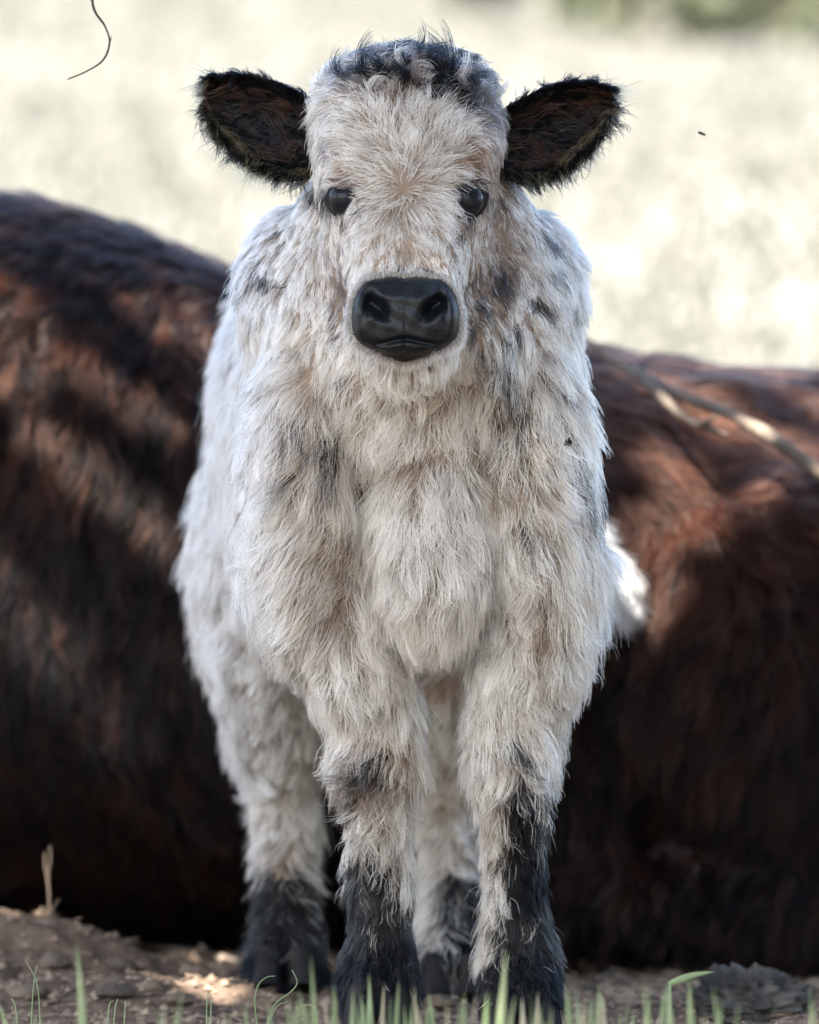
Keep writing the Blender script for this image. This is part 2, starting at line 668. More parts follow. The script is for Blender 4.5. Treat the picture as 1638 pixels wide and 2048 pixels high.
# ---------------------------------------------------------------- the calf
calf = thing('calf', 'shaggy cream white calf with black ears and nose standing and facing us', 'calf', (0.0, 0.2, 0.0))


def stn(px, py, y, rx, ry):
    """station from a picture point at depth y, radii in metres"""
    return (*P(px, py, y), rx, ry)


body_parts = []
# trunk, chest to rump; the rump stands a little to one side
body_parts.append(tube_geo([
    (0.016, -0.095, 0.540, 0.02, 0.03), (0.016, -0.085, 0.545, 0.060, 0.10), (0.015, -0.060, 0.560, 0.098, 0.155), (0.012, -0.01, 0.578, 0.140, 0.195),
    (0.005, 0.05, 0.580, 0.152, 0.205), (-0.012, 0.17, 0.560, 0.148, 0.200), (-0.028, 0.30, 0.545, 0.150, 0.205), (-0.040, 0.44, 0.555, 0.155, 0.195),
    (-0.045, 0.56, 0.575, 0.140, 0.170), (-0.045, 0.64, 0.590, 0.105, 0.125), (-0.045, 0.675, 0.595, 0.04, 0.05)], 32, 4, 2.7))
# neck
body_parts.append(tube_geo([
    (0.012, 0.03, 0.60, 0.130, 0.15), (0.008, 0.005, 0.68, 0.138, 0.125), (0.002, -0.015, 0.75, 0.118, 0.100), (-0.002, -0.045, 0.82, 0.07, 0.07)], 28, 4, 2.2))
# skull, poll down to the chin
body_parts.append(tube_geo([
    (-0.003, -0.030, 0.889, 0.034, 0.02), (-0.003, -0.043, 0.880, 0.070, 0.050), (-0.003, -0.061, 0.858, 0.083, 0.072), (-0.003, -0.085, 0.822, 0.084, 0.084),
    (-0.003, -0.110, 0.775, 0.080, 0.080), (-0.003, -0.138, 0.730, 0.065, 0.070), (-0.003, -0.165, 0.692, 0.052, 0.060), (-0.003, -0.180, 0.664, 0.047, 0.054),
    (-0.003, -0.184, 0.640, 0.043, 0.046), (-0.003, -0.180, 0.620, 0.034, 0.034), (-0.003, -0.175, 0.606, 0.015, 0.015)], 28, 4, 2.3))
# cheeks and brows
for s_ in (-1, 1):
    body_parts.append(ell_geo((-0.003 + s_ * 0.039, -0.088, 0.735), (0.040, 0.055, 0.070)))
    body_parts.append(ell_geo((-0.003 + s_ * 0.058, -0.130, 0.800), (0.026, 0.022, 0.022)))
body_parts.append(ell_geo((-0.002, -0.072, 0.62), (0.065, 0.06, 0.055)))             # throat
body_parts.append(ell_geo((0.020, -0.082, 0.462), (0.052, 0.050, 0.098)))           # brisket
# shoulders
body_parts.append(ell_geo((-0.100, -0.03, 0.50), (0.058, 0.085, 0.16)))
body_parts.append(ell_geo((0.116, -0.03, 0.50), (0.052, 0.085, 0.16)))
for s_ in (-1, 1):
    body_parts.append(ell_geo((s_ * 0.090, 0.05, 0.692), (0.070, 0.10, 0.085)))          # withers
# fore legs
body_parts.append(tube_geo([stn(640, 1080, -0.02, 0.050, 0.07), stn(672, 1200, -0.025, 0.050, 0.065), stn(708, 1330, -0.025, 0.045, 0.055), stn(745, 1450, -0.02, 0.040, 0.042), stn(755, 1540, -0.035, 0.038, 0.036),
                            stn(757, 1610, -0.03, 0.029, 0.030), stn(760, 1720, -0.015, 0.025, 0.026), stn(760, 1840, -0.005, 0.027, 0.028), stn(758, 1930, -0.005, 0.036, 0.036), stn(757, 2010, -0.02, 0.037, 0.036), stn(757, 2048, -0.025, 0.033, 0.032)], 20, 4))
body_parts.append(tube_geo([stn(1095, 1080, -0.02, 0.050, 0.07), stn(1085, 1200, -0.025, 0.050, 0.065), stn(1058, 1330, -0.025, 0.045, 0.055), stn(1025, 1450, -0.02, 0.041, 0.042), stn(1020, 1540, -0.035, 0.037, 0.036),
                            stn(1022, 1610, -0.03, 0.029, 0.030), stn(1028, 1720, -0.015, 0.026, 0.026), stn(1034, 1840, -0.005, 0.029, 0.028), stn(1040, 1930, -0.005, 0.037, 0.036), stn(1042, 2010, -0.02, 0.038, 0.036), stn(1042, 2048, -0.025, 0.034, 0.032)], 20, 4))
# hind legs
body_parts.append(tube_geo([stn(560, 950, 0.47, 0.07, 0.10), stn(525, 1120, 0.46, 0.068, 0.10), stn(522, 1280, 0.45, 0.058, 0.085), stn(540, 1420, 0.47, 0.046, 0.06), stn(562, 1550, 0.52, 0.036, 0.042),
                            stn(572, 1650, 0.50, 0.030, 0.034), stn(574, 1750, 0.46, 0.027, 0.028), stn(572, 1860, 0.42, 0.031, 0.031), stn(570, 1935, 0.39, 0.038, 0.036), stn(570, 1985, 0.375, 0.037, 0.036)], 20, 4))
body_parts.append(tube_geo([stn(850, 950, 0.47, 0.06, 0.10), stn(885, 1120, 0.46, 0.060, 0.10), stn(895, 1280, 0.45, 0.050, 0.085), stn(897, 1420, 0.47, 0.042, 0.06), stn(900, 1550, 0.52, 0.035, 0.042),
                            stn(903, 1650, 0.50, 0.030, 0.034), stn(903, 1750, 0.46, 0.027, 0.028), stn(904, 1860, 0.42, 0.030, 0.031), stn(905, 1935, 0.39, 0.037, 0.036), stn(905, 1985, 0.375, 0.036, 0.036)], 20, 4))
body = fused('body', body_parts, 0.0065, 9, M['calf_skin'], calf)
bvh_V, bvh_N, bvh_T = tri_data(body.data)
bvh = BVHTree.FromPolygons([tuple(v) for v in bvh_V], [tuple(int(i) for i in t) for t in bvh_T])
CAM = Vector((0, -D, H))


def hit(px, py):
    d_ = (Vector(P(px, py, 0.0)) - CAM).normalized()
    loc, nor, _, _ = bvh.ray_cast(CAM, d_)
    return loc, nor


# eyes, each with a dark rim of lid
EYES = [(678, 396, -1), (946, 398, 1)]
eye_pos = []
for ex, ey, sg in EYES:
    loc, nor = hit(ex, ey)
    eye_pos.append(np.array(loc))
    c = np.array(loc) - np.array(nor) * 0.0078
    v, f = ell_geo(c, (0.0165, 0.0165, 0.0165), None, 32, 20)
    eo = mesh_obj('eye', v, f, M['eye'], calf)
    # lids: an almond ring hugging the ball
    fw = Vector((sg * 0.48, -0.87, 0.05)).normalized()
    ri = Vector((0, 0, 1)).cross(fw).normalized()
    up = fw.cross(ri).normalized()
    roll = math.radians(36) * (-1 if sg < 0 else 1)
    ri2 = ri * math.cos(roll) + up * math.sin(roll)
    up2 = -ri * math.sin(roll) + up * math.cos(roll)
    LV, LF = [], []
    A_, B_ = 48, 9
    for i in range(A_):
        a = 2 * math.pi * i / A_
        ca, sa = math.cos(a), math.sin(a)
        up_l = 0.0100 if sa > 0 else 0.0092
        for j in range(B_):
            k = j / (B_ - 1)
            ux = (0.0142 + 0.0100 * k) * ca
            uy = (up_l * (1 - 0.35 * ca ** 2) * (1 - k) + 0.0190 * k) * sa
            rho = math.hypot(ux, uy)
            ball = math.sqrt(max(0.0172 ** 2 - min(rho, 0.0165) ** 2, 1e-6))
            bulge = 0.0016 * math.sin(math.pi * min(1, k * 2.2)) * (1.3 if sa > 0 else 0.8) if k < 0.46 else 0.0
            LV.append(Vector(c) + ri2 * ux + up2 * uy + fw * (ball * (1 - k) + 0.0030 * k + bulge - (0.0012 if j == 0 else 0.0)))
    for i in range(A_):
        for j in range(B_ - 1):
            a0, a1 = i * B_ + j, i * B_ + j + 1
            b0, b1 = ((i + 1) % A_) * B_ + j, ((i + 1) % A_) * B_ + j + 1
            LF.append((a0, a1, b1, b0))
    mesh_obj('eyelid', LV, LF, M['dark_skin'], eo)
    # lashes
    lp, lt = [], []
    for i in range(46):
        a = random.uniform(0.25, 2.9)
        ux, uy = 0.0165 * math.cos(a), 0.0135 * math.sin(a)
        b0 = Vector(c) + ri2 * ux + up2 * uy + fw * 0.0125
        o_ = (ri2 * ux * 0.8 + up2 * abs(uy) * 0.6 + fw * 0.012 - Vector((0, 0, 0.002))).normalized()
        L_ = random.uniform(0.010, 0.019)
        lp.append([b0 + o_ * L_ * t + Vector((0, 0, -1)) * L_ * 0.55 * t * t for t in np.linspace(0, 1, 5)])
        lt.append((0.03, 0.026, 0.026))
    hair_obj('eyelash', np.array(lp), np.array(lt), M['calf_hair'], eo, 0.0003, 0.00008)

# nose pad with nostrils, mouth line and lower lip
NC = np.array((-0.0036, -0.243, 0.0))
NY = -0.239


def nose_outline(a):
    # radius (in photo pixels) of the bare skin about (811, 640)
    k = [(0, 108), (18, 110), (33, 113), (46, 116), (60, 101), (90, 86), (120, 101), (134, 116), (147, 113), (162, 110), (180, 108), (197, 108), (212, 98), (228, 82), (248, 80), (270, 83), (292, 80), (312, 82), (328, 98), (343, 108), (360, 108)]
    return np.interp(a, [x[0] for x in k], [x[1] for x in k])


def nose_depth(X, Z):
    """how far the skin lies in front of the pad's plane, metres; X right, Z up, in photo pixels from (811, 640)"""
    r2 = (X / 118.0) ** 2 + ((Z - 5) / 95.0) ** 2
    d_ = 0.019 * np.clip(1.0 - 0.78 * r2, 0.0, 1) ** 0.8 - 0.006 * np.clip((Z - 38) / 48, 0, 1) ** 1.5
    d_ = d_ + 0.0007 * np.sin(X * 0.11 + Z * 0.05) * np.cos(Z * 0.13 - X * 0.03)
    # rounded wings beside the nostrils and the bridge between them
    for s_ in (-1, 1):
        xx, zz = X - s_ * 57, Z - 27
        ca, sa = math.cos(s_ * 0.85), math.sin(s_ * 0.85)
        u, v = xx * ca + zz * sa, -xx * sa + zz * ca
        d_ = d_ + 0.0040 * np.exp(-(((X - s_ * 82) / 26) ** 2 + ((Z - 12) / 42) ** 2))
        d_ = d_ + 0.0030 * np.exp(-(((X - s_ * 40) / 28) ** 2 + ((Z - 45) / 14) ** 2))
        hole = np.exp(-((u / 27) ** 2 + (v / (12 + 0.10 * np.clip(-u * s_ * 0 + 20, 0, 40))) ** 2) ** 1.2)
        tail = np.exp(-(((X - s_ * 76 + 0.25 * s_ * (Z - 20)) / 9) ** 2 + ((Z - 28) / 26) ** 2))
        d_ = d_ - 0.019 * hole - 0.007 * tail
    d_ = d_ - 0.0012 * np.exp(-(X / 5) ** 2) * np.clip((20 - Z) / 20, 0, 1)          # philtrum
    mouth = -44 - 0.0016 * X ** 2 + 5 * np.exp(-(X / 25) ** 2)
    d_ = d_ - 0.0060 * np.exp(-((Z - mouth) / 5.0) ** 2) * np.clip(1.2 - np.abs(X) / 95, 0, 1)
    lip = np.clip((mouth - Z) / 40, 0, 1)
    d_ = d_ - 0.010 * lip ** 1.5 + 0.003 * np.exp(-((Z - mouth + 16) / 11) ** 2 - (X / 45) ** 2)
    return d_


RN, AN = 46, 120
NV, NF = [], []
sN = S(NY)
for i in range(RN + 1):
    for j in range(AN):
        a = 360.0 * j / AN
        t = min(i / (RN - 4), 1.0)
        R_ = nose_outline(a) * t
        X, Z = R_ * math.cos(math.radians(a)), R_ * math.sin(math.radians(a))
        d_ = float(nose_depth(np.array(X), np.array(Z)))
        back = 0.0
        if i > RN - 4:
            back = 0.008 * (i - (RN - 4))
        edge = max(0.0, t - 0.86) / 0.14
        y_ = NY + 0.006 - d_ + 0.008 * edge ** 2 + back
        sh = 1.0 - 0.02 * max(0, i - (RN - 4))
        NV.append(((811 - 819) * sN + X * sN * sh, y_, H + (1024 - 640) * sN + Z * sN * sh))
for i in range(RN):
    for j in range(AN):
        a0, a1 = i * AN + j, i * AN + (j + 1) % AN
        NF.append((a0, a1, a1 + AN, a0 + AN))
nose = mesh_obj('nose', NV, NF, M['nose'], calf)
# short hair creeping over the rim of the nose, and whiskers on the lip
fp, ft = [], []
for k in range(2600):
    a = rng.uniform(0, 360)
    R_ = nose_outline(a) * rng.uniform(0.985, 1.10)
    X, Z = R_ * math.cos(math.radians(a)), R_ * math.sin(math.radians(a))
    b0 = np.array(((811 - 819) * sN + X * sN, NY + 0.007 + rng.uniform(0, 0.006), H + (1024 - 640) * sN + Z * sN))
    up_ = math.sin(math.radians(a))
    dr = np.array((0.6 * math.cos(math.radians(a)), -0.55, -1.0 if up_ > 0.2 else -0.8)) + rng.normal(0, 0.25, 3)
    dr /= np.linalg.norm(dr)
    L_ = rng.uniform(0.004, 0.010)
    fp.append([b0 + dr * L_ * t + np.array((0, 0.004, -0.002)) * t * t for t in np.linspace(0, 1, 5)])
    ft.append(np.array((0.80, 0.74, 0.66)) * rng.uniform(0.35, 1.05))
hair_obj('muzzle_fringe', np.array(fp), np.array(ft), M['calf_hair'], calf, 0.00022, 0.00007)

# hooves: two toes each, under the hair of the foot
for fx, fy in ((757, -0.03), (1042, -0.03), (570, 0.365), (905, 0.365)):
    x0 = (fx - 819) * S(fy)
    z0 = gz(x0, fy) - 0.004
    parts = []
    for s_ in (-1, 1):
        parts.append(tube_geo([(x0 + s_ * 0.0175, fy - 0.012, z0, 0.0165, 0.030), (x0 + s_ * 0.0175, fy - 0.010, z0 + 0.004, 0.0172, 0.031),
                               (x0 + s_ * 0.0165, fy - 0.002, z0 + 0.026, 0.0155, 0.025), (x0 + s_ * 0.0150, fy + 0.004, z0 + 0.046, 0.0130, 0.020), (x0 + s_ * 0.014, fy + 0.004, z0 + 0.05, 0.006, 0.010)], 16, 3, 2.3))
    v, f = join_geo(parts)
    mesh_obj('hoof', v, f, M['hoof'], calf)

# skin colour under the coat: dark on the feet and round the eyes and lips, pinkish tan elsewhere
sk = np.tile(np.array((0.25, 0.185, 0.135)), (len(bvh_V), 1)) * (1 + 0.2 * noise3(bvh_V, 30, 15))[:, None]
spx, spy = to_px(bvh_V)
foot = np.where(bvh_V[:, 1] > 0.3, spy > 1760, np.where(spx > 1000, spy > 1590, spy > 1730))
foot |= np.hypot(spx - 811, (spy - 640) * 1.1) < 118
foot |= (np.hypot(spx - 673, spy - 395) < 46) | (np.hypot(spx - 952, spy - 398) < 46)
sk[foot & (bvh_V[:, 1] < 0.66)] = (0.012, 0.012, 0.013)
sa_ = body.data.attributes.new('tint', 'FLOAT_COLOR', 'POINT')
sc4 = np.ones((len(sk), 4), np.float32)
sc4[:, :3] = sk
sa_.data.foreach_set('color', sc4.ravel())

# ------------------------------------------------- ears
CREAM = np.array((0.91, 0.855, 0.745))
WHITE = np.array((0.915, 0.915, 0.905))
TAN = np.array((0.56, 0.42, 0.28))
BLACK = np.array((0.0055, 0.0065, 0.0085))
RUST = np.array((0.10, 0.042, 0.028))


def make_ear(top, bot, sg, yb):
    """ear from its upper and lower edge in picture points (root to tip)"""
    n_, m_ = 26, 15
    tp, bt = catmull(np.array(top, float), 8), catmull(np.array(bot, float), 8)
    ti = np.linspace(0, 1, n_)
    tp = np.stack([np.interp(ti, np.linspace(0, 1, len(tp)), tp[:, k]) for k in (0, 1)], 1)
    bt = np.stack([np.interp(ti, np.linspace(0, 1, len(bt)), bt[:, k]) for k in (0, 1)], 1)
    front, back = [], []
    for i in range(n_):
        for j in range(m_):
            s_ = j / (m_ - 1)
            e = 2 * s_ - 1
            pxy = tp[i] * (1 - s_) + bt[i] * s_
            cup = (1 - e * e) * (0.030 * math.sin(math.pi * min(1, 0.25 + 0.75 * (1 - ti[i]))) + 0.004)
            y_ = yb + cup + 0.02 * ti[i] ** 2 + 0.010 * (1 - ti[i]) - 0.008 * abs(e) ** 3
            front.append(P(pxy[0], pxy[1], y_))
            back.append(P(pxy[0], pxy[1], y_ + 0.0045 * (1 - abs(e) ** 4) * (1 - ti[i] ** 6) + 0.0008))
    nf = n_ * m_
    V = np.array(front + back)
    Fc = []
    for i in range(n_ - 1):
        for j in range(m_ - 1):
            a = i * m_ + j
            f1 = (a, a + 1, a + m_ + 1, a + m_)
            f2 = (a + nf, a + m_ + nf, a + m_ + 1 + nf, a + 1 + nf)
            Fc += [f1, f2]
    rim = [j for j in range(m_)] + [i * m_ + m_ - 1 for i in range(1, n_)] + [(n_ - 1) * m_ + j for j in range(m_ - 2, -1, -1)] + [i * m_ for i in range(n_ - 2, 0, -1)]
    for k in range(len(rim)):
        a, b_ = rim[k], rim[(k + 1) % len(rim)]
        Fc.append((b_, a, a + nf, b_ + nf))
    eo = mesh_obj('ear', V, Fc, M['dark_skin'], calf)
    bm = bmesh.new()
    bm.from_mesh(eo.data)
    bmesh.ops.recalc_face_normals(bm, faces=bm.faces)
    bm.to_mesh(eo.data)
    bm.free()
    eo['label'] = 'black furry ear standing out sideways'
    # fur: outwards from the root, fringing the edges
    p, n = sample(eo.data, 15000, lambda c, f: np.ones(len(c)))
    px, py = to_px(p)
    root = np.array(((top[0][0] + bot[0][0]) / 2, (top[0][1] + bot[0][1]) / 2))
    mid_t = np.clip((px - root[0]) / (top[-1][0] - root[0]), 0, 1)
    ax0 = np.array(P(root[0], root[1], yb))
    # distance from the mid line decides how much the hair fans to the edge
    up_y = np.interp(mid_t, ti, tp[:, 1])
    lo_y = np.interp(mid_t, ti, bt[:, 1])
    e = np.clip((py - (up_y + lo_y) / 2) / np.maximum((lo_y - up_y) / 2, 1), -1.2, 1.2)
    flow = np.stack([sg * (0.9 - 0.35 * np.abs(e)), 0.15 - 0.2 * np.abs(e), -e * np.where(e > 0, 0.95, 0.45) - 0.05], 1)
    edge = np.clip((np.maximum(np.abs(e), mid_t * 1.02) - 0.72) / 0.28, 0, 1)
    ln = 0.011 + 0.003 * edge + 0.014 * edge * (e > 0.5) * rng.uniform(0.3, 1.3, len(p)) + 0.008 * np.clip(1 - mid_t * 2, 0, 1) * (e > 0.3)
    pts, own = grow(p, n, flow, ln, np.full(len(p), 0.34) * rng.uniform(0.5, 1.3, len(p)), droop=0.28, clump=0.5, clump_n=1500, wave=0.08, clump_jit=0.6, lock_n=260, lock=0.5)
    tint = np.tile(BLACK * 0.9, (len(p), 1))
    rn = noise3(p, 60, 5) + rng.normal(0, 0.25, len(p))
    rust = (rn > 0.35) & (np.abs(e) < 0.75) & (mid_t > 0.25) & (n[:, 1] < 0)
    tint[rust] = RUST * rng.uniform(0.5, 1.2, (rust.sum(), 1))
    hair_obj('ear_fur', pts, tint, M['ear_hair'], eo, 0.00030, 0.00007)
    # the pale wisps inside the ear
    inn = (n[:, 1] < -0.2) & (np.abs(e) < 0.8)
    sel = np.flatnonzero(inn)[:260]
    pts2, _ = grow(p[sel], n[sel], flow[sel] + np.array((0, 0, 0.3)), np.full(len(sel), 0.026), np.full(len(sel), 0.55), droop=0.35, clump=0.5, clump_n=40, wave=0.12, clump_jit=0.6)
    hair_obj('ear_wisp', pts2, np.tile(np.array((0.20, 0.12, 0.085)), (len(sel), 1)) * rng.uniform(0.4, 1.3, (len(sel), 1)), M['ear_hair'], eo, 0.00022, 0.00006)
    # long thin hairs straggling from the lower edge and the tip
    sel = np.flatnonzero((e > 0.86) | (mid_t > 0.95))
    sel = rng.choice(sel, min(1500, len(sel)), replace=False)
    fl2 = np.stack([sg * np.full(len(sel), 0.35), np.zeros(len(sel)), -0.8 * np.sign(e[sel]) * np.clip(np.abs(e[sel]), .2, 1)], 1)
    pts3, _ = grow(p[sel], n[sel], fl2, rng.uniform(0.012, 0.040, len(sel)), np.full(len(sel), 0.5), droop=0.25, clump=0.55, clump_n=120, wave=0.12, clump_jit=0.7)
    hair_obj('ear_fringe', pts3, np.array((0.34, 0.29, 0.16)) * rng.uniform(0.05, 1.4, (len(sel), 1)), M['ear_hair'], eo, 0.00016, 0.00004)  # yellowish tint paints the backlit glow into the fringe
    return eo


make_ear([(650, 215), (610, 192), (565, 168), (510, 152), (455, 148), (412, 156)], [(650, 335), (608, 345), (560, 346), (505, 324), (445, 274), (412, 236)], -1, -0.045)
make_ear([(985, 235), (1030, 205), (1080, 178), (1130, 164), (1182, 164), (1226, 176)], [(985, 335), (1040, 352), (1088, 350), (1142, 322), (1198, 272), (1224, 232)], 1, -0.045)

# ------------------------------------------------- tail, swung out to one side
tl = tube_geo([(-0.045, 0.66, 0.70, 0.022, 0.022), (-0.03, 0.70, 0.68, 0.020, 0.02), (0.04, 0.72, 0.61, 0.016, 0.016), (0.12, 0.715, 0.54, 0.013, 0.013),
               (0.175, 0.71, 0.475, 0.011, 0.011), (0.207, 0.705, 0.42, 0.012, 0.012), (0.222, 0.70, 0.385, 0.006, 0.006)], 14, 4)
tail = mesh_obj('tail', tl[0], tl[1], M['tail_skin'], calf)
p, n = sample(tail.data, 9000, lambda c, f: 1.0 + 3.0 * (c[:, 2] < 0.5))
flow = np.tile(np.array((0.45, 0, -0.9)), (len(p), 1))
tip_ = np.clip((0.56 - p[:, 2]) / 0.14, 0, 1)
pts, _ = grow(p, n, flow, 0.022 + 0.022 * tip_, 0.55 + 0.2 * tip_, droop=0.3, clump=0.4, clump_n=500)
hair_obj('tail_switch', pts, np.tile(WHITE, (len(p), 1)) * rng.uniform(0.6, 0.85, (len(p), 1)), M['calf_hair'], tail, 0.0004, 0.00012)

# ------------------------------------------------- coat
NCOAT = 320000


def wcoat(c, f):
    w = np.where(f[:, 1] < 0.25, 1.0, 0.30)
    w = np.where(c[:, 1] > 0.62, 0.3, w)
    head = (c[:, 2] > 0.62) & (c[:, 1] < -0.02)
    return w * np.where(head, 1.7, 1.0)


p, n = sample(body.data, NCOAT, wcoat)
px, py = to_px(p)
hind = p[:, 1] > 0.30
# bare skin: nose pad, eyes, soles
keep = np.ones(len(p), bool)
for ex, ey, sg in EYES:
    u = (px - ex) * 0.80 - sg * (py - ey) * 0.60
    v = sg * (px - ex) * 0.60 + (py - ey) * 0.80
    keep &= ~((p[:, 1] < -0.03) & ((u / 33) ** 2 + (v / 22) ** 2 < 1))
na = np.degrees(np.arctan2(640 - py, px - 811)) % 360
keep &= ~((np.hypot(px - 811, 640 - py) < nose_outline(na) * 0.93) & (p[:, 1] < -0.19))
keep &= p[:, 2] > 0.012
p, n, px, py, hind = p[keep], n[keep], px[keep], py[keep], hind[keep]
N_ = len(p)

# which way the hair lies: picture x, y (down), then direction right / down, length (mm), lift
FLOW = [
    # poll and forehead
    (720, 120, -.3, -1, 18, .45), (800, 110, .1, -1, 20, .5), (890, 115, .3, -1, 20, .5), (960, 150, .8, -.6, 24, .6), (650, 160, -.8, -.5, 22, .5), (700, 200, -.6, -.4, 26, .5), (800, 200, .1, -.8, 30, .5), (900, 210, .6, -.5, 30, .5),
    (620, 230, -1, .1, 24, .5), (1010, 240, 1, .3, 26, .5), (610, 300, -.8, .7, 24, .5), (1030, 300, .8, .7, 26, .5), (650, 310, -.5, .5, 16, .3), (985, 320, .5, .7, 18, .3), (640, 450, -.4, 1, 15, .3), (985, 460, .4, 1, 15, .3), (720, 300, -.75, -.55, 32, .36), (890, 300, .75, -.55, 32, .36), (805, 290, 0, -1, 36, .38),
    (745, 370, -1, -.05, 30, .34), (865, 370, 1, -.05, 30, .34), (755, 430, -.75, .8, 28, .34), (855, 430, .75, .8, 28, .34), (805, 400, 0, 1, 32, .36), (805, 440, 0, 1, 28, .33), (805, 500, 0, 1, 20, .3), (740, 500, -.5, 1, 15, .28), (870, 500, .5, 1, 15, .28), (690, 560, -.4, 1, 14, .3), (935, 560, .4, 1, 14, .3), (690, 430, -.3, 1, 12, .25), (930, 440, .3, 1, 12, .25),
    (660, 620, -.35, 1, 18, .35), (970, 620, .35, 1, 18, .35), (700, 720, -.3, 1, 26, .45), (920, 720, .3, 1, 26, .45), (810, 745, 0, 1, 26, .5),
    # neck and shoulders
    (560, 430, -.7, .7, 28, .5), (470, 520, -.75, .65, 32, .55), (1080, 470, .7, .7, 30, .5), (1140, 600, .7, .75, 32, .55), (420, 640, -.6, .8, 32, .5), (540, 620, -.5, .85, 32, .4), (620, 760, -.35, .95, 36, .4), (1030, 720, .3, 1, 38, .4), (1100, 800, .5, .9, 38, .42), (1180, 820, .6, .8, 36, .55),
    # chest
    (700, 830, -.3, 1, 40, .42), (810, 830, -.05, 1, 42, .42), (930, 830, .15, 1, 42, .42), (600, 930, -.55, .85, 42, .45), (760, 980, .1, 1, 42, .45), (880, 960, -.2, 1, 42, .45), (1000, 960, .35, .95, 42, .45), (1110, 980, .55, .85, 42, .5), (1200, 1000, .65, .75, 38, .6),
    (680, 1070, -.75, .55, 38, .5), (560, 1080, -.55, .85, 42, .45), (860, 1090, .1, 1, 44, .45), (1000, 1090, .2, 1, 42, .42), (870, 1200, .05, 1, 46, .5), (800, 1230, -.2, 1, 44, .5), (940, 1240, .25, 1, 44, .5), (420, 900, -.5, .85, 32, .5), (410, 1150, -.45, .9, 36, .5), (480, 1000, -.2, 1, 36, .4),
    # fore legs
    (650, 1180, -.55, .85, 46, .5), (720, 1200, .3, .95, 48, .5), (600, 1300, -.5, .9, 46, .5), (690, 1330, -.15, 1, 48, .45), (780, 1330, .35, .95, 46, .45), (1070, 1180, .15, 1, 46, .5), (1010, 1190, -.4, .9, 46, .5), (1150, 1200, .6, .8, 44, .6), (980, 1330, -.25, 1, 46, .45), (1080, 1330, .35, .95, 46, .5), (1160, 1350, .75, .6, 42, .65),
    (660, 1450, -.5, .85, 42, .5), (760, 1450, -.1, 1, 44, .45), (840, 1460, .4, .9, 40, .5), (950, 1460, -.35, 1, 40, .5), (1030, 1450, .2, 1, 42, .45), (1110, 1480, .65, .8, 40, .6), (700, 1580, -.5, .85, 32, .5), (800, 1580, .3, 1, 36, .5), (980, 1590, -.2, 1, 36, .5), (1070, 1600, .5, .85, 32, .55),
    (700, 1720, -.45, 1, 36, .55), (820, 1730, .3, 1, 38, .5), (760, 1800, -.1, 1, 26, .4), (960, 1750, -.25, 1, 38, .55), (1070, 1760, .3, 1, 24, .45), (690, 1900, -.35, 1, 20, .5), (830, 1880, .25, 1, 28, .5), (965, 1880, -.3, 1, 34, .5), (1095, 1900, .45, .9, 22, .55), (760, 1960, 0, 1, 18, .5), (1030, 1970, .1, 1, 18, .5)]
FLOW_H = [(430, 1300, -.45, .9, 38, .5), (520, 1300, -.1, 1, 40, .45), (480, 1450, -.4, .95, 40, .5), (580, 1450, .2, 1, 38, .45), (510, 1600, -.35, 1, 38, .5), (620, 1600, .3, 1, 38, .5), (520, 1750, -.3, 1, 32, .5), (630, 1750, .35, 1, 40, .5), (510, 1900, -.2, 1, 32, .45), (640, 1880, .3, 1, 32, .5), (860, 1600, -.2, 1, 40, .5), (950, 1600, .2, 1, 40, .5), (860, 1800, -.2, 1, 40, .5), (940, 1850, .15, 1, 36, .5), (905, 1930, 0, 1, 40, .45), (570, 1930, 0, 1, 42, .45),
          (420, 900, -.45, .9, 34, .5), (420, 1100, -.45, .9, 36, .5), (700, 900, 0, 1, 34, .5), (1000, 900, .3, 1, 34, .5)]
fl = idw(px, py, FLOW, 3.4)
fh = idw(px, py, FLOW_H, 3.0)
fl[hind] = fh[hind]
# the whorl between the eyes
wx, wy = px - 805, py - 376
wr = np.hypot(wx, wy) + 1e-6
front = (n[:, 1] < -0.1) & (p[:, 1] < -0.08)
ww = np.clip(1.25 - wr / 130, 0, 1) * front
fl[:, 0] = fl[:, 0] * (1 - ww) + (wx / wr + 0.25 * wy / wr) * ww
fl[:, 1] = fl[:, 1] * (1 - ww) + (wy / wr - 0.25 * wx / wr) * ww
# drifting turns of the lie, in hand-wide patches
turn = 0.36 * noise3(p, 16, 61) + 0.36 * noise3(p, 38, 62) + 0.22 * noise3(p, 75, 63)
turn *= np.where((p[:, 2] > 0.66) & (p[:, 1] < -0.1), 0.55, 1.15)
fx_, fz_ = fl[:, 0], -fl[:, 1]
flow = np.stack([fx_ * np.cos(turn) - fz_ * np.sin(turn), np.zeros(N_), fx_ * np.sin(turn) + fz_ * np.cos(turn)], 1)
backside = n[:, 1] > 0.3
flow[backside] = np.array((0, 0.3, -1.0))
length = fl[:, 2] / 1000.0 * np.clip(1 + (py - 620) / 500, 1, 1.30) * np.clip(1 - (py - 1080) / 1100, 0.74, 1) * (1 + 0.22 * noise3(p, 22, 71))
lift = fl[:, 3] * np.clip(1 - (py - 620) / 1500, 0.84, 1) * np.where((px > 1120) & (py > 850), 0.75, 1.0) * (1 + 0.3 * noise3(p, 30, 72))
poll = np.exp(-(((px - 830) / 150) ** 2 + ((py - 130) / 60) ** 2)) * (p[:, 1] < 0.02)
face = (py < 600) & (p[:, 1] < -0.06)
pts, own = grow(p, n, flow, length, lift, droop=0.22 * (1 - 0.0), clump=np.where(face, 0.42, 0.52), clump_n=18000, jitter=0.55, wave=0.08, K=7, curl=1.0 * poll, clump_jit=0.26, lock_n=3000, lock=np.where(face, 0.36, 0.54) * np.clip(1 + 0.6 * noise3(p, 20, 73), 0.3, 1.5))

# colour of each strand
tint = np.tile(CREAM, (N_, 1))
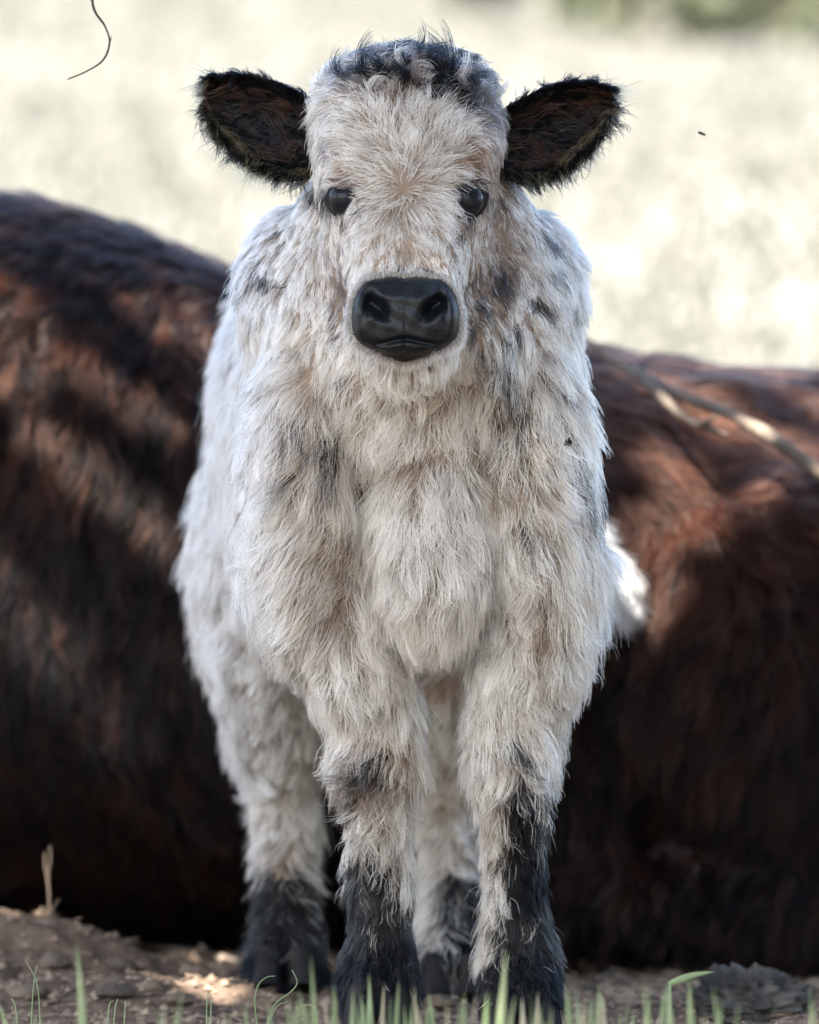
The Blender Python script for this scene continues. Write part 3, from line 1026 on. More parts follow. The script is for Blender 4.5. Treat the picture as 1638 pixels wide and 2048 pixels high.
# cleaner white over neck, flank and outer legs, yellower down the chest
clean = np.clip((620 - px) / 160, 0, 1) + np.clip((px - 1120) / 120, 0, 1) * 0.5
clean = np.clip(clean + 0.35 * (py < 620) + 0.25 * noise3(p, 9, 81), 0, 1)
tint = tint * (1 - clean[:, None]) + WHITE * clean[:, None]
stain = np.clip(0.25 + 0.9 * noise3(p, 13, 82) + 0.4 * noise3(p, 45, 83), 0, 1) * np.clip((py - 650) / 250, 0.12, 1) * np.clip(1.2 - clean, 0, 1)
stain = np.clip(stain * (1 + 0.7 * rng.normal(0, 1, own.max() + 1)[own]), 0, 1.6)
tint = tint * (1 - 0.46 * stain[:, None]) + TAN * (0.46 * stain[:, None])
clv = rng.normal(0.97, 0.08, own.max() + 1)[own]
tint *= np.clip(clv * rng.normal(1, 0.10, N_), 0.4, 1.05)[:, None]

# darker strands, lock by lock, painting the shaded gaps in the coat
dkp = np.clip(0.10 + 0.16 * noise3(p, 20, 85) + 0.10 * (py < 560), 0, 0.4)
dk = rng.random(own.max() + 1)[own] < dkp * 0.55
dk |= rng.random(N_) < dkp * np.where(face, 0.75, 0.35)
tint[dk] = tint[dk] * rng.uniform(0.28, 0.6, (dk.sum(), 1)) * np.array((1.0, 0.92, 0.84))
nzp = 0.55 * noise3(p, 55, 91) + 0.35 * noise3(p, 140, 92)
lockr = rng.normal(0, 0.22, own.max() + 1)[own] + rng.normal(0, 0.12, N_)


def patch(cx, cy, rx, ry, col, dens=1.0, rot=0.0, mask=None, rag=0.7):
    dx, dy = px - cx, py - cy
    c_, s_ = math.cos(math.radians(rot)), math.sin(math.radians(rot))
    u, v = dx * c_ + dy * s_, -dx * s_ + dy * c_
    d_ = np.sqrt((u / rx) ** 2 + (v / ry) ** 2) + rag * (nzp + lockr)
    sel = (d_ < 1.0) & (0.55 * rng.random(own.max() + 1)[own] + 0.45 * rng.random(N_) < 0.125 + 0.78 * dens) & (n[:, 1] < 0.5)
    if mask is not None:
        sel &= mask
    k = rng.uniform(0.92, 1.0, (sel.sum(), 1))
    tint[sel] = tint[sel] * (1 - k) + np.array(col) * k * rng.uniform(0.7, 1.4, (sel.sum(), 1))


fore = ~hind
GREYB = np.array((0.10, 0.085, 0.08))
BROWN = np.array((0.16, 0.10, 0.065))
# poll: dark wet-looking tufts
patch(830, 108, 120, 22, BLACK, 0.6)
patch(905, 135, 50, 24, BLACK, 0.5)
patch(760, 140, 34, 20, GREYB, 0.5)
patch(890, 200, 42, 26, BLACK, 0.85, 10)
patch(960, 190, 60, 50, GREYB, 0.7, 30)
patch(800, 205, 26, 55, BROWN, 0.55)
patch(745, 175, 45, 30, GREYB, 0.4)
patch(690, 150, 60, 30, (0.25, 0.24, 0.25), 0.5)
# face: brown about the far eye, dark lids, streaks
patch(960, 330, 48, 60, (0.26, 0.16, 0.09), 0.75)
patch(1010, 350, 30, 60, (0.17, 0.11, 0.07), 0.65)
patch(930, 432, 26, 30, BLACK, 0.85, 35)
patch(965, 395, 34, 28, (0.04, 0.035, 0.035), 0.8)
patch(668, 393, 36, 27, (0.05, 0.045, 0.045), 0.85, 40)
patch(693, 432, 18, 14, BLACK, 0.8, 40)
patch(640, 375, 24, 9, BLACK, 0.7, -35)
patch(733, 411, 16, 8, BLACK, 0.8, 35)
patch(655, 285, 8, 20, (0.12, 0.10, 0.12), 0.7)
patch(985, 520, 46, 120, (0.30, 0.215, 0.155), 0.6)
patch(640, 540, 22, 90, (0.33, 0.27, 0.24), 0.45)
patch(700, 385, 26, 60, (0.62, 0.44, 0.33), 0.5)
patch(952, 600, 22, 75, (0.09, 0.075, 0.07), 0.7)
patch(1005, 560, 20, 70, (0.12, 0.09, 0.07), 0.5)
patch(678, 575, 15, 80, (0.14, 0.125, 0.13), 0.6)
patch(905, 470, 10, 60, (0.14, 0.12, 0.11), 0.4, -14)
# dark spots over neck, throat and shoulders
for cx, cy, rx, ry, de, rt in ((545, 545, 26, 11, .7, 30), (500, 560, 12, 8, .6, 30), (575, 470, 16, 9, .45, 20), (520, 510, 18, 8, .4, 40), (465, 500, 16, 8, .4, 40), (480, 690, 12, 6, .5, 50), (600, 860, 16, 26, .8, -10), (655, 880, 22, 26, .6, 30), (1005, 690, 18, 60, .42, 12), (1040, 800, 30, 60, .35, 10), (1095, 530, 16, 9, .6, 30), (1075, 600, 14, 9, .5, 30), (1130, 600, 14, 9, .5, 30),
                              (1150, 920, 14, 34, .85, -38), (1165, 975, 10, 26, .7, -35), (930, 830, 7, 18, .7, 0), (1060, 1020, 14, 9, .6, 0), (1045, 1035, 20, 10, .5, 0), (690, 735, 12, 14, .6, 0), (1080, 470, 20, 12, .5, 30), (1000, 560, 14, 30, .4, 0), (1110, 760, 12, 8, .5, 40), (600, 930, 14, 18, .5, 10)):
    patch(cx, cy, rx * 1.15, ry * 1.15, (0.028, 0.026, 0.03), min(1, de * 1.3), rt, fore)
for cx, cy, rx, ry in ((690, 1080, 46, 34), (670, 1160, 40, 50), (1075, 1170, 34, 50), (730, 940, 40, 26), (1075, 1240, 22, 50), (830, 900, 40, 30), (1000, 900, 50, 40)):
    patch(cx, cy, rx * 0.95, ry * 1.05, (0.20, 0.115, 0.065), 0.42, 0, fore, 0.9)  # brown shade of the partings, painted into the strands
patch(870, 1320, 60, 40, (0.50, 0.34, 0.28), 0.6)
# knees
patch(720, 1560, 80, 62, (0.17, 0.125, 0.095), 0.6, -25, fore)
patch(745, 1525, 46, 22, BLACK, 0.7, -30, fore)
patch(705, 1600, 40, 20, (0.08, 0.065, 0.055), 0.5, 10, fore)
patch(1050, 1620, 44, 50, (0.12, 0.085, 0.065), 0.65, 20, fore)
patch(1035, 1495, 16, 44, (0.03, 0.035, 0.04), 0.8, -25, fore)
patch(1045, 1560, 20, 26, (0.03, 0.035, 0.04), 0.7, -20, fore)
patch(1105, 1580, 22, 50, (0.03, 0.035, 0.04), 0.7, 0, fore)
# black stockings
fl_leg = fore & (px < 880)
fr_leg = fore & (px >= 880)
patch(745, 1905, 90, 205, BLACK, 0.98, 0, fl_leg, 0.30)
patch(765, 2000, 150, 130, BLACK, 0.98, 0, fl_leg, 0.25)
patch(1068, 1700, 66, 110, BLACK, 0.95, 8, fr_leg, 0.35)
patch(1080, 1900, 84, 220, BLACK, 0.98, 0, fr_leg, 0.28)
patch(1030, 2010, 150, 105, BLACK, 0.98, 0, fr_leg, 0.25)
patch(562, 1900, 92, 180, BLACK, 0.98, 0, hind & (px < 740), 0.30)
patch(560, 2000, 130, 110, BLACK, 0.97, 0, hind & (px < 740), 0.3)
patch(930, 1850, 40, 130, BLACK, 0.9, -10, hind & (px > 740), 0.4)
patch(905, 1960, 90, 80, BLACK, 0.9, 0, hind & (px > 740), 0.4)

# no strand may hang across an eye
clear = np.ones(N_, bool)
for ex, ey, sg in EYES:
    for k in range(2, pts.shape[1]):
        qx, qy = to_px(pts[:, k])
        u = (qx - ex) * 0.80 - sg * (qy - ey) * 0.60
        v = sg * (qx - ex) * 0.60 + (qy - ey) * 0.80
        clear &= ~((((u / 28) ** 2 + (v / 14.5) ** 2) < 1.0) & (pts[:, k, 1] < -0.04))
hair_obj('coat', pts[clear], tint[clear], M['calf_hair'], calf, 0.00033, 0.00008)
# loose flyaway hairs standing off the coat
sel = rng.choice(np.flatnonzero(clear & ((py > 450) | (py < 330))), 9000, replace=False)
pf, _ = grow(p[sel], n[sel], flow[sel], length[sel] * 1.12, lift[sel] * 1.15, droop=0.3, clump=0.15, clump_n=800, jitter=0.9, wave=0.10, K=7, curl=2.0 * poll[sel])
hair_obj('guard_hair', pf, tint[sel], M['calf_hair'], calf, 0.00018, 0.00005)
# the curled forelock tufts on the poll
tp, tn, tc_ = [], [], []
rl = random.Random(21)
TUFTS = []
for k in range(58):
    cx = rl.gauss(840, 72)
    edge_y = 118 + 0.0011 * (cx - 815) ** 2
    TUFTS.append((cx, edge_y + rl.uniform(-8, 46), rl.gauss((cx - 815) / 110, 0.55), -rl.uniform(0.3, 1.0), rl.uniform(0.014, 0.034), rl.choice((-1, 1)) * rl.uniform(0.6, 3.0), rl.random()))
TUFTS += [(892, 132, .05, -1, .040, -1.1, 0.1), (902, 134, .15, -1, .040, -0.7, 0.1), (835, 128, .3, -1, .036, 2.8, 0.1), (850, 130, .45, -1, .036, 2.9, 0.1), (728, 130, -.4, -1, .034, 1.3, 0.2), (738, 132, .3, -1, .034, 2.4, 0.2)]
for cx, cy, dx, dy, L_, cu, gr in TUFTS:
    loc, nor = hit(cx, cy + 14)
    if loc is None:
        loc, nor = hit(cx, cy + 34)
    if loc is None:
        continue
    b0 = np.array(loc)
    d0 = unit(np.array((dx, -0.25, -dy)))
    sv = unit(np.cross(d0, np.array((0, -1.0, 0))))
    for k in range(34):
        o_ = rng.normal(0, 0.0030, 3)
        L2 = 1.15 * L_ * rng.uniform(0.6, 1.15)
        pt = b0 + o_
        row = [pt.copy()]
        for j in range(1, 9):
            a = cu * (j / 8) ** 1.5 + rng.normal(0, 0.03)
            pt = pt + (d0 * math.cos(a) + sv * math.sin(a)) * L2 / 8 - o_ * 0.06
            row.append(pt.copy())
        tp.append(row)
        tc_.append((BLACK if gr < 0.62 else (GREYB * 1.6 if gr < 0.85 else WHITE * 0.7)) * rng.uniform(0.7, 1.8))
hair_obj('forelock', np.array(tp), np.array(tc_), M['calf_hair'], calf, 0.00026, 0.00007)


# ---------------------------------------------------------------- the cow lying behind
cow = thing('cow', 'dark reddish brown shaggy cow lying down behind the calf', 'cow', (0.0, 1.15, 0.0))
cp = []
cp.append(tube_geo([(-1.02, 1.15, 0.50, 0.02, 0.03), (-0.98, 1.15, 0.50, 0.14, 0.20), (-0.85, 1.15, 0.47, 0.26, 0.36), (-0.66, 1.15, 0.44, 0.33, 0.415), (-0.45, 1.15, 0.418, 0.37, 0.412), (-0.21, 1.15, 0.375, 0.40, 0.370),
                    (0.05, 1.15, 0.350, 0.41, 0.345), (0.25, 1.15, 0.330, 0.40, 0.328), (0.5, 1.15, 0.318, 0.37, 0.315), (0.72, 1.15, 0.30, 0.31, 0.295), (0.88, 1.15, 0.28, 0.22, 0.23), (0.96, 1.15, 0.27, 0.05, 0.06)], 36, 5, 2.3, (0, 1, 0)))
cp.append(ell_geo((0.44, 0.80, 0.28), (0.25, 0.14, 0.25)))
cp.append(ell_geo((0.33, 0.96, 0.575), (0.07, 0.08, 0.06)))
cp.append(ell_geo((0.12, 0.80, 0.34), (0.10, 0.05, 0.22), Matrix.Rotation(0.5, 3, 'Y')))                                   # near thigh
cp.append(ell_geo((-0.62, 0.84, 0.42), (0.16, 0.09, 0.28)))                                  # near shoulder
cp.append(tube_geo([(0.20, 0.78, 0.24, 0.06, 0.06), (0.16, 0.72, 0.10, 0.07, 0.06), (0.30, 0.71, 0.06, 0.05, 0.05), (0.55, 0.72, 0.055, 0.045, 0.045), (0.72, 0.74, 0.05, 0.03, 0.03)], 16, 4, 2, (0, 1, 0)))
cp.append(tube_geo([(-0.76, 0.80, 0.26, 0.07, 0.07), (-0.95, 0.76, 0.12, 0.07, 0.065), (-0.86, 0.74, 0.06, 0.05, 0.05), (-0.70, 0.76, 0.05, 0.045, 0.045), (-0.60, 0.78, 0.045, 0.03, 0.03)], 16, 4, 2, (0, 1, 0)))
cp.append(tube_geo([(-0.80, 1.15, 0.60, 0.17, 0.22), (-1.00, 1.13, 0.74, 0.14, 0.19), (-1.18, 1.10, 0.90, 0.11, 0.15), (-1.30, 1.08, 1.00, 0.10, 0.10)], 24, 5, 2, (0, 1, 0)))
cp.append(tube_geo([(-1.22, 1.09, 1.10, 0.05, 0.03), (-1.26, 1.08, 1.06, 0.11, 0.09), (-1.36, 1.05, 0.98, 0.11, 0.10), (-1.50, 1.01, 0.86, 0.08, 0.085), (-1.60, 0.98, 0.77, 0.07, 0.075), (-1.66, 0.96, 0.72, 0.03, 0.03)], 24, 5, 2, (0, 1, 0)))
for s_ in (-1, 1):
    cp.append(ell_geo((-1.24, 1.08 + s_ * 0.16, 1.03), (0.05, 0.09, 0.035)))
cow_body = fused('body', cp, 0.02, 6, M['cow_skin'], cow)


def wcow(c, f):
    w = np.where(f[:, 1] < 0.2, 1.0, 0.15)
    return w * np.where(np.abs(c[:, 0]) < 0.62, 1.0, 0.12) * np.where((c[:, 0] > -0.25) & (c[:, 0] < 0.12), 0.5, 1.0)


p, n = sample(cow_body.data, 130000, wcow)
px, py = to_px(p)
CFL = [(0, 450, -.2, 1, 36, .35), (200, 520, -.35, 1, 38, .4), (380, 560, -.5, .9, 40, .4), (60, 750, -.4, 1, 42, .42), (250, 800, -.3, 1, 44, .42), (60, 1000, -.35, 1, 44, .4), (300, 1100, -.1, 1, 44, .4), (100, 1400, .1, 1, 40, .4), (350, 1600, 0, 1, 40, .4), (100, 1750, 0, 1, 36, .4),
       (1200, 720, .9, .35, 36, .3), (1400, 730, .9, .5, 36, .3), (1600, 760, .8, .5, 36, .3), (1250, 840, .85, .6, 44, .35), (1450, 880, .9, .45, 44, .35), (1600, 950, .9, .4, 44, .35), (1300, 950, .6, .9, 46, .4), (1240, 1050, -.1, 1, 42, .5), (1330, 1130, .1, 1, 44, .5), (1450, 1050, .7, .7, 46, .45), (1600, 1080, .7, .6, 46, .45),
       (1280, 1250, -.35, .9, 42, .5), (1400, 1230, -.5, .8, 42, .5), (1550, 1200, .4, .8, 44, .5), (1330, 1400, -.3, 1, 44, .45), (1550, 1400, -.4, .9, 44, .45), (1250, 1600, -.3, 1, 44, .4), (1500, 1600, -.35, .9, 44, .4), (1350, 1800, -.2, 1, 40, .4), (1600, 1800, -.5, .9, 40, .4)]
fl = idw(px, py, CFL, 3.0)
turn = 0.40 * noise3(p, 5, 161) + 0.25 * noise3(p, 14, 162)
fx_, fz_ = fl[:, 0], -fl[:, 1]
flow = np.stack([fx_ * np.cos(turn) - fz_ * np.sin(turn), np.zeros(len(p)), fx_ * np.sin(turn) + fz_ * np.cos(turn)], 1)
flow[n[:, 1] > 0.3] = np.array((0.2, 0.6, -0.7))
pts, own = grow(p, n, flow, fl[:, 2] / 1000 * 1.6 * (1 + 0.25 * noise3(p, 12, 171)), 0.75 * fl[:, 3] * (1 + 0.3 * noise3(p, 14, 172)), droop=0.15, clump=0.5, clump_n=11000, jitter=0.5, wave=0.06, clump_jit=0.25, lock_n=2200, lock=0.5)
DK = np.array((0.0050, 0.0050, 0.0060))
RD = np.array((0.092, 0.035, 0.020))
red = np.clip(0.03 + 0.45 * fbm(p, 5, 3, 181) + 0.35 * noise3(p, 40, 182) + np.clip((px - 900) / 500, 0, 1) * 0.40 + np.clip((p[:, 2] - 0.42) / 0.3, -1.2, 0.5) * 0.45, 0, 1)  # redder high and to the right, putting the sunlit look into the coat
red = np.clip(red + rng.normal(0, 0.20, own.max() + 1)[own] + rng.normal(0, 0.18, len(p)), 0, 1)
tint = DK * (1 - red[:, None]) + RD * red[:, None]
tint *= rng.uniform(0.75, 1.3, own.max() + 1)[own][:, None]
hair_obj('coat', pts, tint, M['cow_hair'], cow, 0.00048, 0.00016)

# ---------------------------------------------------------------- wood, stalks, stones
def stick_geo(pts_, r0, r1, seg=10, knob=0.0):
    A = catmull(np.array(pts_, float), 8)
    nn = len(A)
    t = np.linspace(0, 1, nn)
    r = r0 * (1 - t) + r1 * t
    r = r * (1 + knob * noise3(A, 60, 7))
    A = A + 0.25 * r[:, None] * np.stack([noise3(A, 25, 8), noise3(A, 25, 9), noise3(A, 25, 10)], 1)
    st = [(*a, q_, q_) for a, q_ in zip(A, r)]
    st = [(*A[0], r[0] * 0.4, r[0] * 0.4)] + st + [(*A[-1], r[-1] * 0.3, r[-1] * 0.3)]
    st = np.array(st)
    st[0, :3] = A[0] - (A[1] - A[0]) * 0.15
    st[-1, :3] = A[-1] + (A[-1] - A[-2]) * 0.15
    return tube_geo(st, seg, 1, 2, (0.31, 0.2, 0.93))


def PP(px_, py_, y):
    return np.array(P(px_, py_, y))


# dead branch leaning on the cow's flank, its butt end on the ground beyond the rump
br = thing('dead_branch', 'forked bare dead branch lying across the cow', 'branch', PP(1638, 960, 0.74))
stem = [PP(1130, 655, 0.97), PP(1190, 695, 0.92), PP(1275, 748, 0.86), PP(1360, 790, 0.80), PP(1460, 830, 0.75), PP(1540, 872, 0.71), PP(1638, 945, 0.68), (0.62, 0.62, 0.40), (0.90, 0.50, 0.16), (1.15, 0.42, gz(1.15, 0.42) + 0.01)]
v, f = stick_geo(stem, 0.0044, 0.0085, 12, 0.25)
mesh_obj('stem', v, f, M['dead_wood'], br)
v, f = stick_geo([PP(1268, 742, 0.862), PP(1320, 790, 0.80), PP(1365, 832, 0.755), PP(1415, 855, 0.735), PP(1455, 872, 0.725)], 0.0066, 0.0032, 12, 0.25)
mesh_obj('fork', v, f, M['dead_wood'], br)
v, f = stick_geo([PP(1405, 850, 0.735), PP(1420, 838, 0.72), PP(1432, 832, 0.71)], 0.003, 0.0015, 8, 0.2)
mesh_obj('spur', v, f, M['dead_wood'], br)

# dry stalk on the little mound beside the cow
sy = 0.60
sb_ = PP(98, 1840, sy)
sb_[2] = gz(sb_[0], sy) - 0.004
st_ = thing('dry_stalk', 'thin dry double stalk standing upright on the soil mound', 'stalk', PP(98, 1825, sy))
v, f = stick_geo([sb_, PP(98, 1780, sy), PP(90, 1730, sy - .003), PP(90, 1704, sy - .003)], 0.0017, 0.0010, 8, 0.2)
mesh_obj('stem', v, f, M['straw'], st_)
v, f = stick_geo([PP(98, 1790, sy), PP(97, 1745, sy), PP(101, 1718, sy), PP(100, 1692, sy)], 0.0014, 0.0010, 8, 0.2)
mesh_obj('stem', v, f, M['straw'], st_)
v, f = stick_geo([PP(100, 1828, sy), PP(112, 1806, sy), PP(118, 1800, sy + .01)], 0.0012, 0.0006, 6, 0.2)
mesh_obj('rootlet', v, f, M['straw'], st_)
v, f = stick_geo([PP(97, 1828, sy), PP(84, 1815, sy), PP(78, 1822, sy)], 0.0012, 0.0006, 6, 0.2)
mesh_obj('rootlet', v, f, M['straw'], st_)


def on_ground(px_, py_):
    """where the ground shows at this point of the photograph"""
    lo, hi = -0.9, 1.4
    for _ in range(40):
        mid = (lo + hi) / 2
        x, y, z = P(px_, py_, mid)
        if z > gz(x, mid):
            lo = mid
        else:
            hi = mid
    return np.array(P(px_, py_, lo))


def ground_stick(name, pix, r0, r1, mat, label, cat, lift=0.004, group=None):
    v, f = stick_geo([on_ground(*q_) + np.array((0, 0, lift)) for q_ in pix], r0, r1, 10, 0.3)
    o = mesh_obj(name, v, f, mat)
    return tag(o, label, cat, group)


ground_stick('dead_root', [(160, 1868), (180, 1880), (215, 1885), (270, 1893), (330, 1903), (400, 1915), (450, 1925), (500, 1938)], 0.0035, 0.005, M['dead_wood'], 'long pale dead root lying along the soil beside the hind leg', 'root')
ground_stick('straw_loop', [(10, 1842), (28, 1838), (36, 1828), (50, 1850), (58, 1862), (40, 1852), (26, 1832), (60, 1834), (80, 1842)], 0.002, 0.0016, M['straw'], 'looped piece of dry straw at the foot of the upright stalk', 'straw', 0.010)
ground_stick('stick', [(85, 2022), (120, 2004), (150, 1988), (182, 1970)], 0.0016, 0.0011, M['twig'], 'thin dark stick lying on the soil behind a tall grass blade', 'stick')
ground_stick('stick', [(1235, 2012), (1290, 2016), (1340, 2012), (1392, 1998)], 0.0035, 0.0022, M['dead_wood'], 'pale stick on the ground beside the big mud lump', 'stick')


def lump_geo(c, r, seed, amp=0.3, seg=28, rings=18, fine=0.12):
    v, f = ell_geo((0, 0, 0), (1, 1, 1), None, seg, rings)
    k = 1 + amp * fbm(v + seed * 3.1, 1.4, 3, seed) + fine * fbm(v + seed * 1.7, 6, 3, seed + 5)
    v = v * k[:, None] * np.array(r)
    v[:, 2] = np.where(v[:, 2] < 0, v[:, 2] * 0.5, v[:, 2])
    return v + np.array(c), f


# big mud lump at the right
g0 = on_ground(1500, 2030)
parts = [lump_geo(g0 + np.array((0.0, 0.0, 0.012)), (0.052, 0.045, 0.036), 3, 0.45, 96, 64, 0.42)]
mud = mesh_obj('mud_lump', *join_geo(parts), M['lump'])
tag(mud, 'big rough dark lump of dried mud on the ground', 'mud lump')
# crumbled debris heap under the stalk
for (a, b_, rx, rz, sd) in ((115, 1838, 0.020, 0.015, 4), (140, 1832, 0.013, 0.012, 5), (75, 1846, 0.018, 0.010, 6), (20, 1846, 0.024, 0.010, 7), (195, 1858, 0.020, 0.011, 8), (60, 1900, 0.020, 0.010, 9), (240, 1930, 0.016, 0.009, 10), (110, 1925, 0.018, 0.010, 11), (230, 1985, 0.020, 0.010, 12), (300, 1975, 0.014, 0.008, 13), (60, 1985, 0.022, 0.010, 14), (360, 1998, 0.016, 0.008, 15),
                            (420, 1960, 0.014, 0.007, 16), (1180, 1985, 0.015, 0.009, 17), (1230, 1965, 0.02, 0.010, 18), (1310, 1975, 0.016, 0.008, 19), (1340, 1950, 0.013, 0.008, 20), (1600, 1985, 0.02, 0.010, 21), (655, 1965, 0.014, 0.008, 22), (880, 2005, 0.016, 0.010, 23), (930, 1995, 0.010, 0.006, 24)):
    c_ = on_ground(a, b_ + 6)
    v, f = lump_geo(c_ + np.array((0, 0, rz * 0.2)), (rx, rx * 0.8, rz), sd, 0.45, 20, 13, 0.2)
    o = mesh_obj('soil_clod', v, f, M['clod'])
    tag(o, 'crumbly clod of brown soil ' + ('on the mound around the upright stalk' if a < 210 and b_ < 1870 else 'on the flat soil between the pale root and the grass' if a < 470 else 'between the calf’s black feet' if a < 1100 else 'beside the big mud lump'), 'clod', 'clods of soil on the bare ground')

# litter of chaff and crumbs, too many to count
LV, LF = [], []
n0 = 0
for k in range(9000):
    x, y = rng.uniform(-0.55, 0.6), rng.uniform(-0.45, 0.95)
    z = gz(x, y) if k % 1 == 0 else 0
    if rng.random() < 0.45:
        a, L_ = rng.uniform(0, math.pi), rng.uniform(0.008, 0.035)
        dv = np.array((math.cos(a), math.sin(a), rng.normal(0, 0.15))) * L_ / 2
        sv = np.array((-math.sin(a), math.cos(a), 0)) * rng.uniform(0.0004, 0.0011)
        up = np.array((0, 0, 0.0008))
        c_ = np.array((x, y, z + 0.003))
        LV += [c_ - dv - sv, c_ - dv + sv, c_ + dv + sv, c_ + dv - sv, c_ - dv + up, c_ + dv + up]
        LF += [(n0, n0 + 3, n0 + 5, n0 + 4), (n0 + 1, n0 + 4, n0 + 5, n0 + 2), (n0, n0 + 1, n0 + 2, n0 + 3)]
        n0 += 6
    else:
        r_ = rng.uniform(0.0015, 0.006)
        c_ = np.array((x, y, z + r_ * 0.3))
        o6 = np.array([(1, 0, 0), (-1, 0, 0), (0, 1, 0), (0, -1, 0), (0, 0, 1), (0, 0, -1)], float) * r_ * rng.uniform(0.6, 1.4, (6, 1))
        LV += list(c_ + o6)
        LF += [(n0 + i, n0 + j, n0 + k2) for i, j, k2 in ((0, 2, 4), (2, 1, 4), (1, 3, 4), (3, 0, 4))]
        n0 += 6
M['litter'] = noise_mat('litter', (0.09, 0.065, 0.05), (0.40, 0.29, 0.20), 45, 0.9)
litter = mesh_obj('soil_litter', LV, LF, M['litter'])
tag(litter, 'crumbs of soil and chaff strewn over the bare ground', None, None, 'stuff')


# ---------------------------------------------------------------- grass in front
def blade_geo(base, tip, width, bend=(0, 0, 0), n_=9, droop=0.0):
    base, tip = np.array(base, float), np.array(tip, float)
    mid = (base + tip) / 2 + np.array(bend)
    t = np.linspace(0, 1, n_)[:, None]
    C = (1 - t) ** 2 * base + 2 * t * (1 - t) * mid + t * t * tip
    T = unit(np.gradient(C, axis=0))
    sd = unit(np.cross(T, np.array((0.15, -1.0, 0.1))))
    fw = unit(np.cross(sd, T))
    w = width / 2 * np.clip(1.0 - t ** 2.6, 0.02, 1) * (0.75 + 0.25 * np.minimum(1, t * 4))
    L_, R_ = C - sd * w + fw * w * 0.45, C + sd * w + fw * w * 0.45
    th = fw * 0.00035
    V = np.concatenate([L_, C, R_, L_ - th, C - th, R_ - th])
    Fc = []
    for i in range(n_ - 1):
        for off, fl_ in ((0, 1), (3 * n_, -1)):
            for s_ in (0, 1):
                a = off + s_ * n_ + i
                q_ = (a, a + n_, a + n_ + 1, a + 1)
                Fc.append(q_ if fl_ > 0 else q_[::-1])
        Fc.append((i, i + 1, i + 1 + 3 * n_, i + 3 * n_))
        Fc.append((i + 2 * n_, i + 5 * n_, i + 1 + 5 * n_, i + 1 + 2 * n_))
    return V, Fc


def grass_tuft(blades, label, y, group=None, mat='blade'):
    """blades: (base px, tip px, tip py, width mm)"""
    bx_ = np.mean([b_[0] for b_ in blades])
    x0 = (bx_ - 819) * S(y)
    root = thing('grass_tuft', label, 'grass', (x0, y, gz(x0, y)), group)
    for (b0, tpx, tpy, w) in blades:
        yy = y + random.uniform(-0.03, 0.03)
        xb = (b0 - 819) * S(yy)
        base = (xb, yy, gz(xb, yy) - 0.004)
        tip = P(tpx, tpy, yy + random.uniform(-0.012, 0.012))
        v, f = blade_geo(base, tip, w / 1000 * random.uniform(0.75, 1.2), (random.uniform(-.004, .004), random.uniform(-.004, .004), 0.004))
        mesh_obj('blade', v, f, M['straw_blade'] if random.random() < 0.2 else M[mat], root)
    return root


G = 'grass tufts in front of the calf'
LB = 'short green grass tuft growing in front of the calf'
grass_tuft([(168, 153, 1888, 7.5)], 'single tall upright green grass blade on bare soil', -0.75)
grass_tuft([(650, 622, 1912, 6.5), (640, 600, 1985, 6)], 'tall slanting green grass blade before the gap between hind and fore leg', -0.7)
grass_tuft([(985, 1012, 1903, 9), (960, 975, 1985, 8), (1000, 1030, 1990, 7)], 'tallest broad green grass blade in front of the fore leg', -0.8)
grass_tuft([(1345, 1335, 1958, 7.5), (1385, 1378, 1960, 9), (1318, 1330, 1972, 6.5)], 'three broad green grass blades beside the mud lump', -0.65)
tufts = [(520, [(515, 492, 2015, 6), (530, 540, 2030, 7)]), (580, [(590, 575, 1990, 7), (575, 598, 1998, 9), (600, 612, 2010, 7)]), (690, [(672, 668, 1968, 7), (690, 706, 1978, 8), (655, 650, 2000, 6)]), (742, [(742, 738, 1948, 7), (750, 768, 1966, 8), (730, 722, 1990, 6)]),
         (800, [(790, 798, 1962, 6), (805, 825, 2005, 6), (812, 808, 2010, 7)]), (860, [(850, 856, 2010, 6), (870, 868, 2020, 6)]), (905, [(898, 892, 2005, 7), (910, 922, 1998, 6)]), (1055, [(1050, 1044, 1995, 8), (1064, 1076, 1985, 7)]), (1090, [(1090, 1104, 2015, 6), (1085, 1080, 2020, 7)]), (1145, [(1140, 1132, 1972, 9), (1155, 1168, 2000, 8)]),
         (1195, [(1190, 1200, 1968, 8), (1200, 1206, 1990, 7), (1180, 1178, 2010, 7)]), (1250, [(1246, 1240, 2018, 8), (1262, 1268, 2022, 8)]), (1300, [(1300, 1296, 2012, 8)]), (1440, [(1430, 1444, 2000, 6)]), (1625, [(1630, 1627, 1998, 9), (1622, 1634, 2020, 8)]), (60, [(40, 30, 2030, 5), (62, 70, 2025, 5)]), (320, [(310, 330, 1998, 6), (335, 352, 2020, 7), (322, 318, 2018, 6)]), (430, [(440, 448, 2022, 8), (425, 418, 2030, 6)])]
for cx, bl in tufts:
    for _ in range(3):
        b0 = cx + random.uniform(-32, 32)
        bl.append((b0, b0 + random.gauss(0, 24), random.uniform(1965, 2045), random.uniform(2.5, 6)))
    grass_tuft(bl, LB, random.uniform(-0.95, -0.55), G)
# the bent-over leaf
lf = thing('grass_leaf', 'green grass leaf bent over sideways against the dark cow', 'grass', (PP(1345, 2060, -0.3)))
v, f = stick_geo([PP(1346, 2150, -0.30), PP(1342, 2050, -0.30), PP(1340, 1970, -0.30)], 0.0015, 0.0012, 8)
mesh_obj('stem', v, f, M['blade'], lf)
v, f = blade_geo(PP(1338, 1968, -0.30), PP(1428, 1944, -0.29), 0.0065, (0, 0, 0.004))
mesh_obj('blade', v, f, M['blade'], lf)
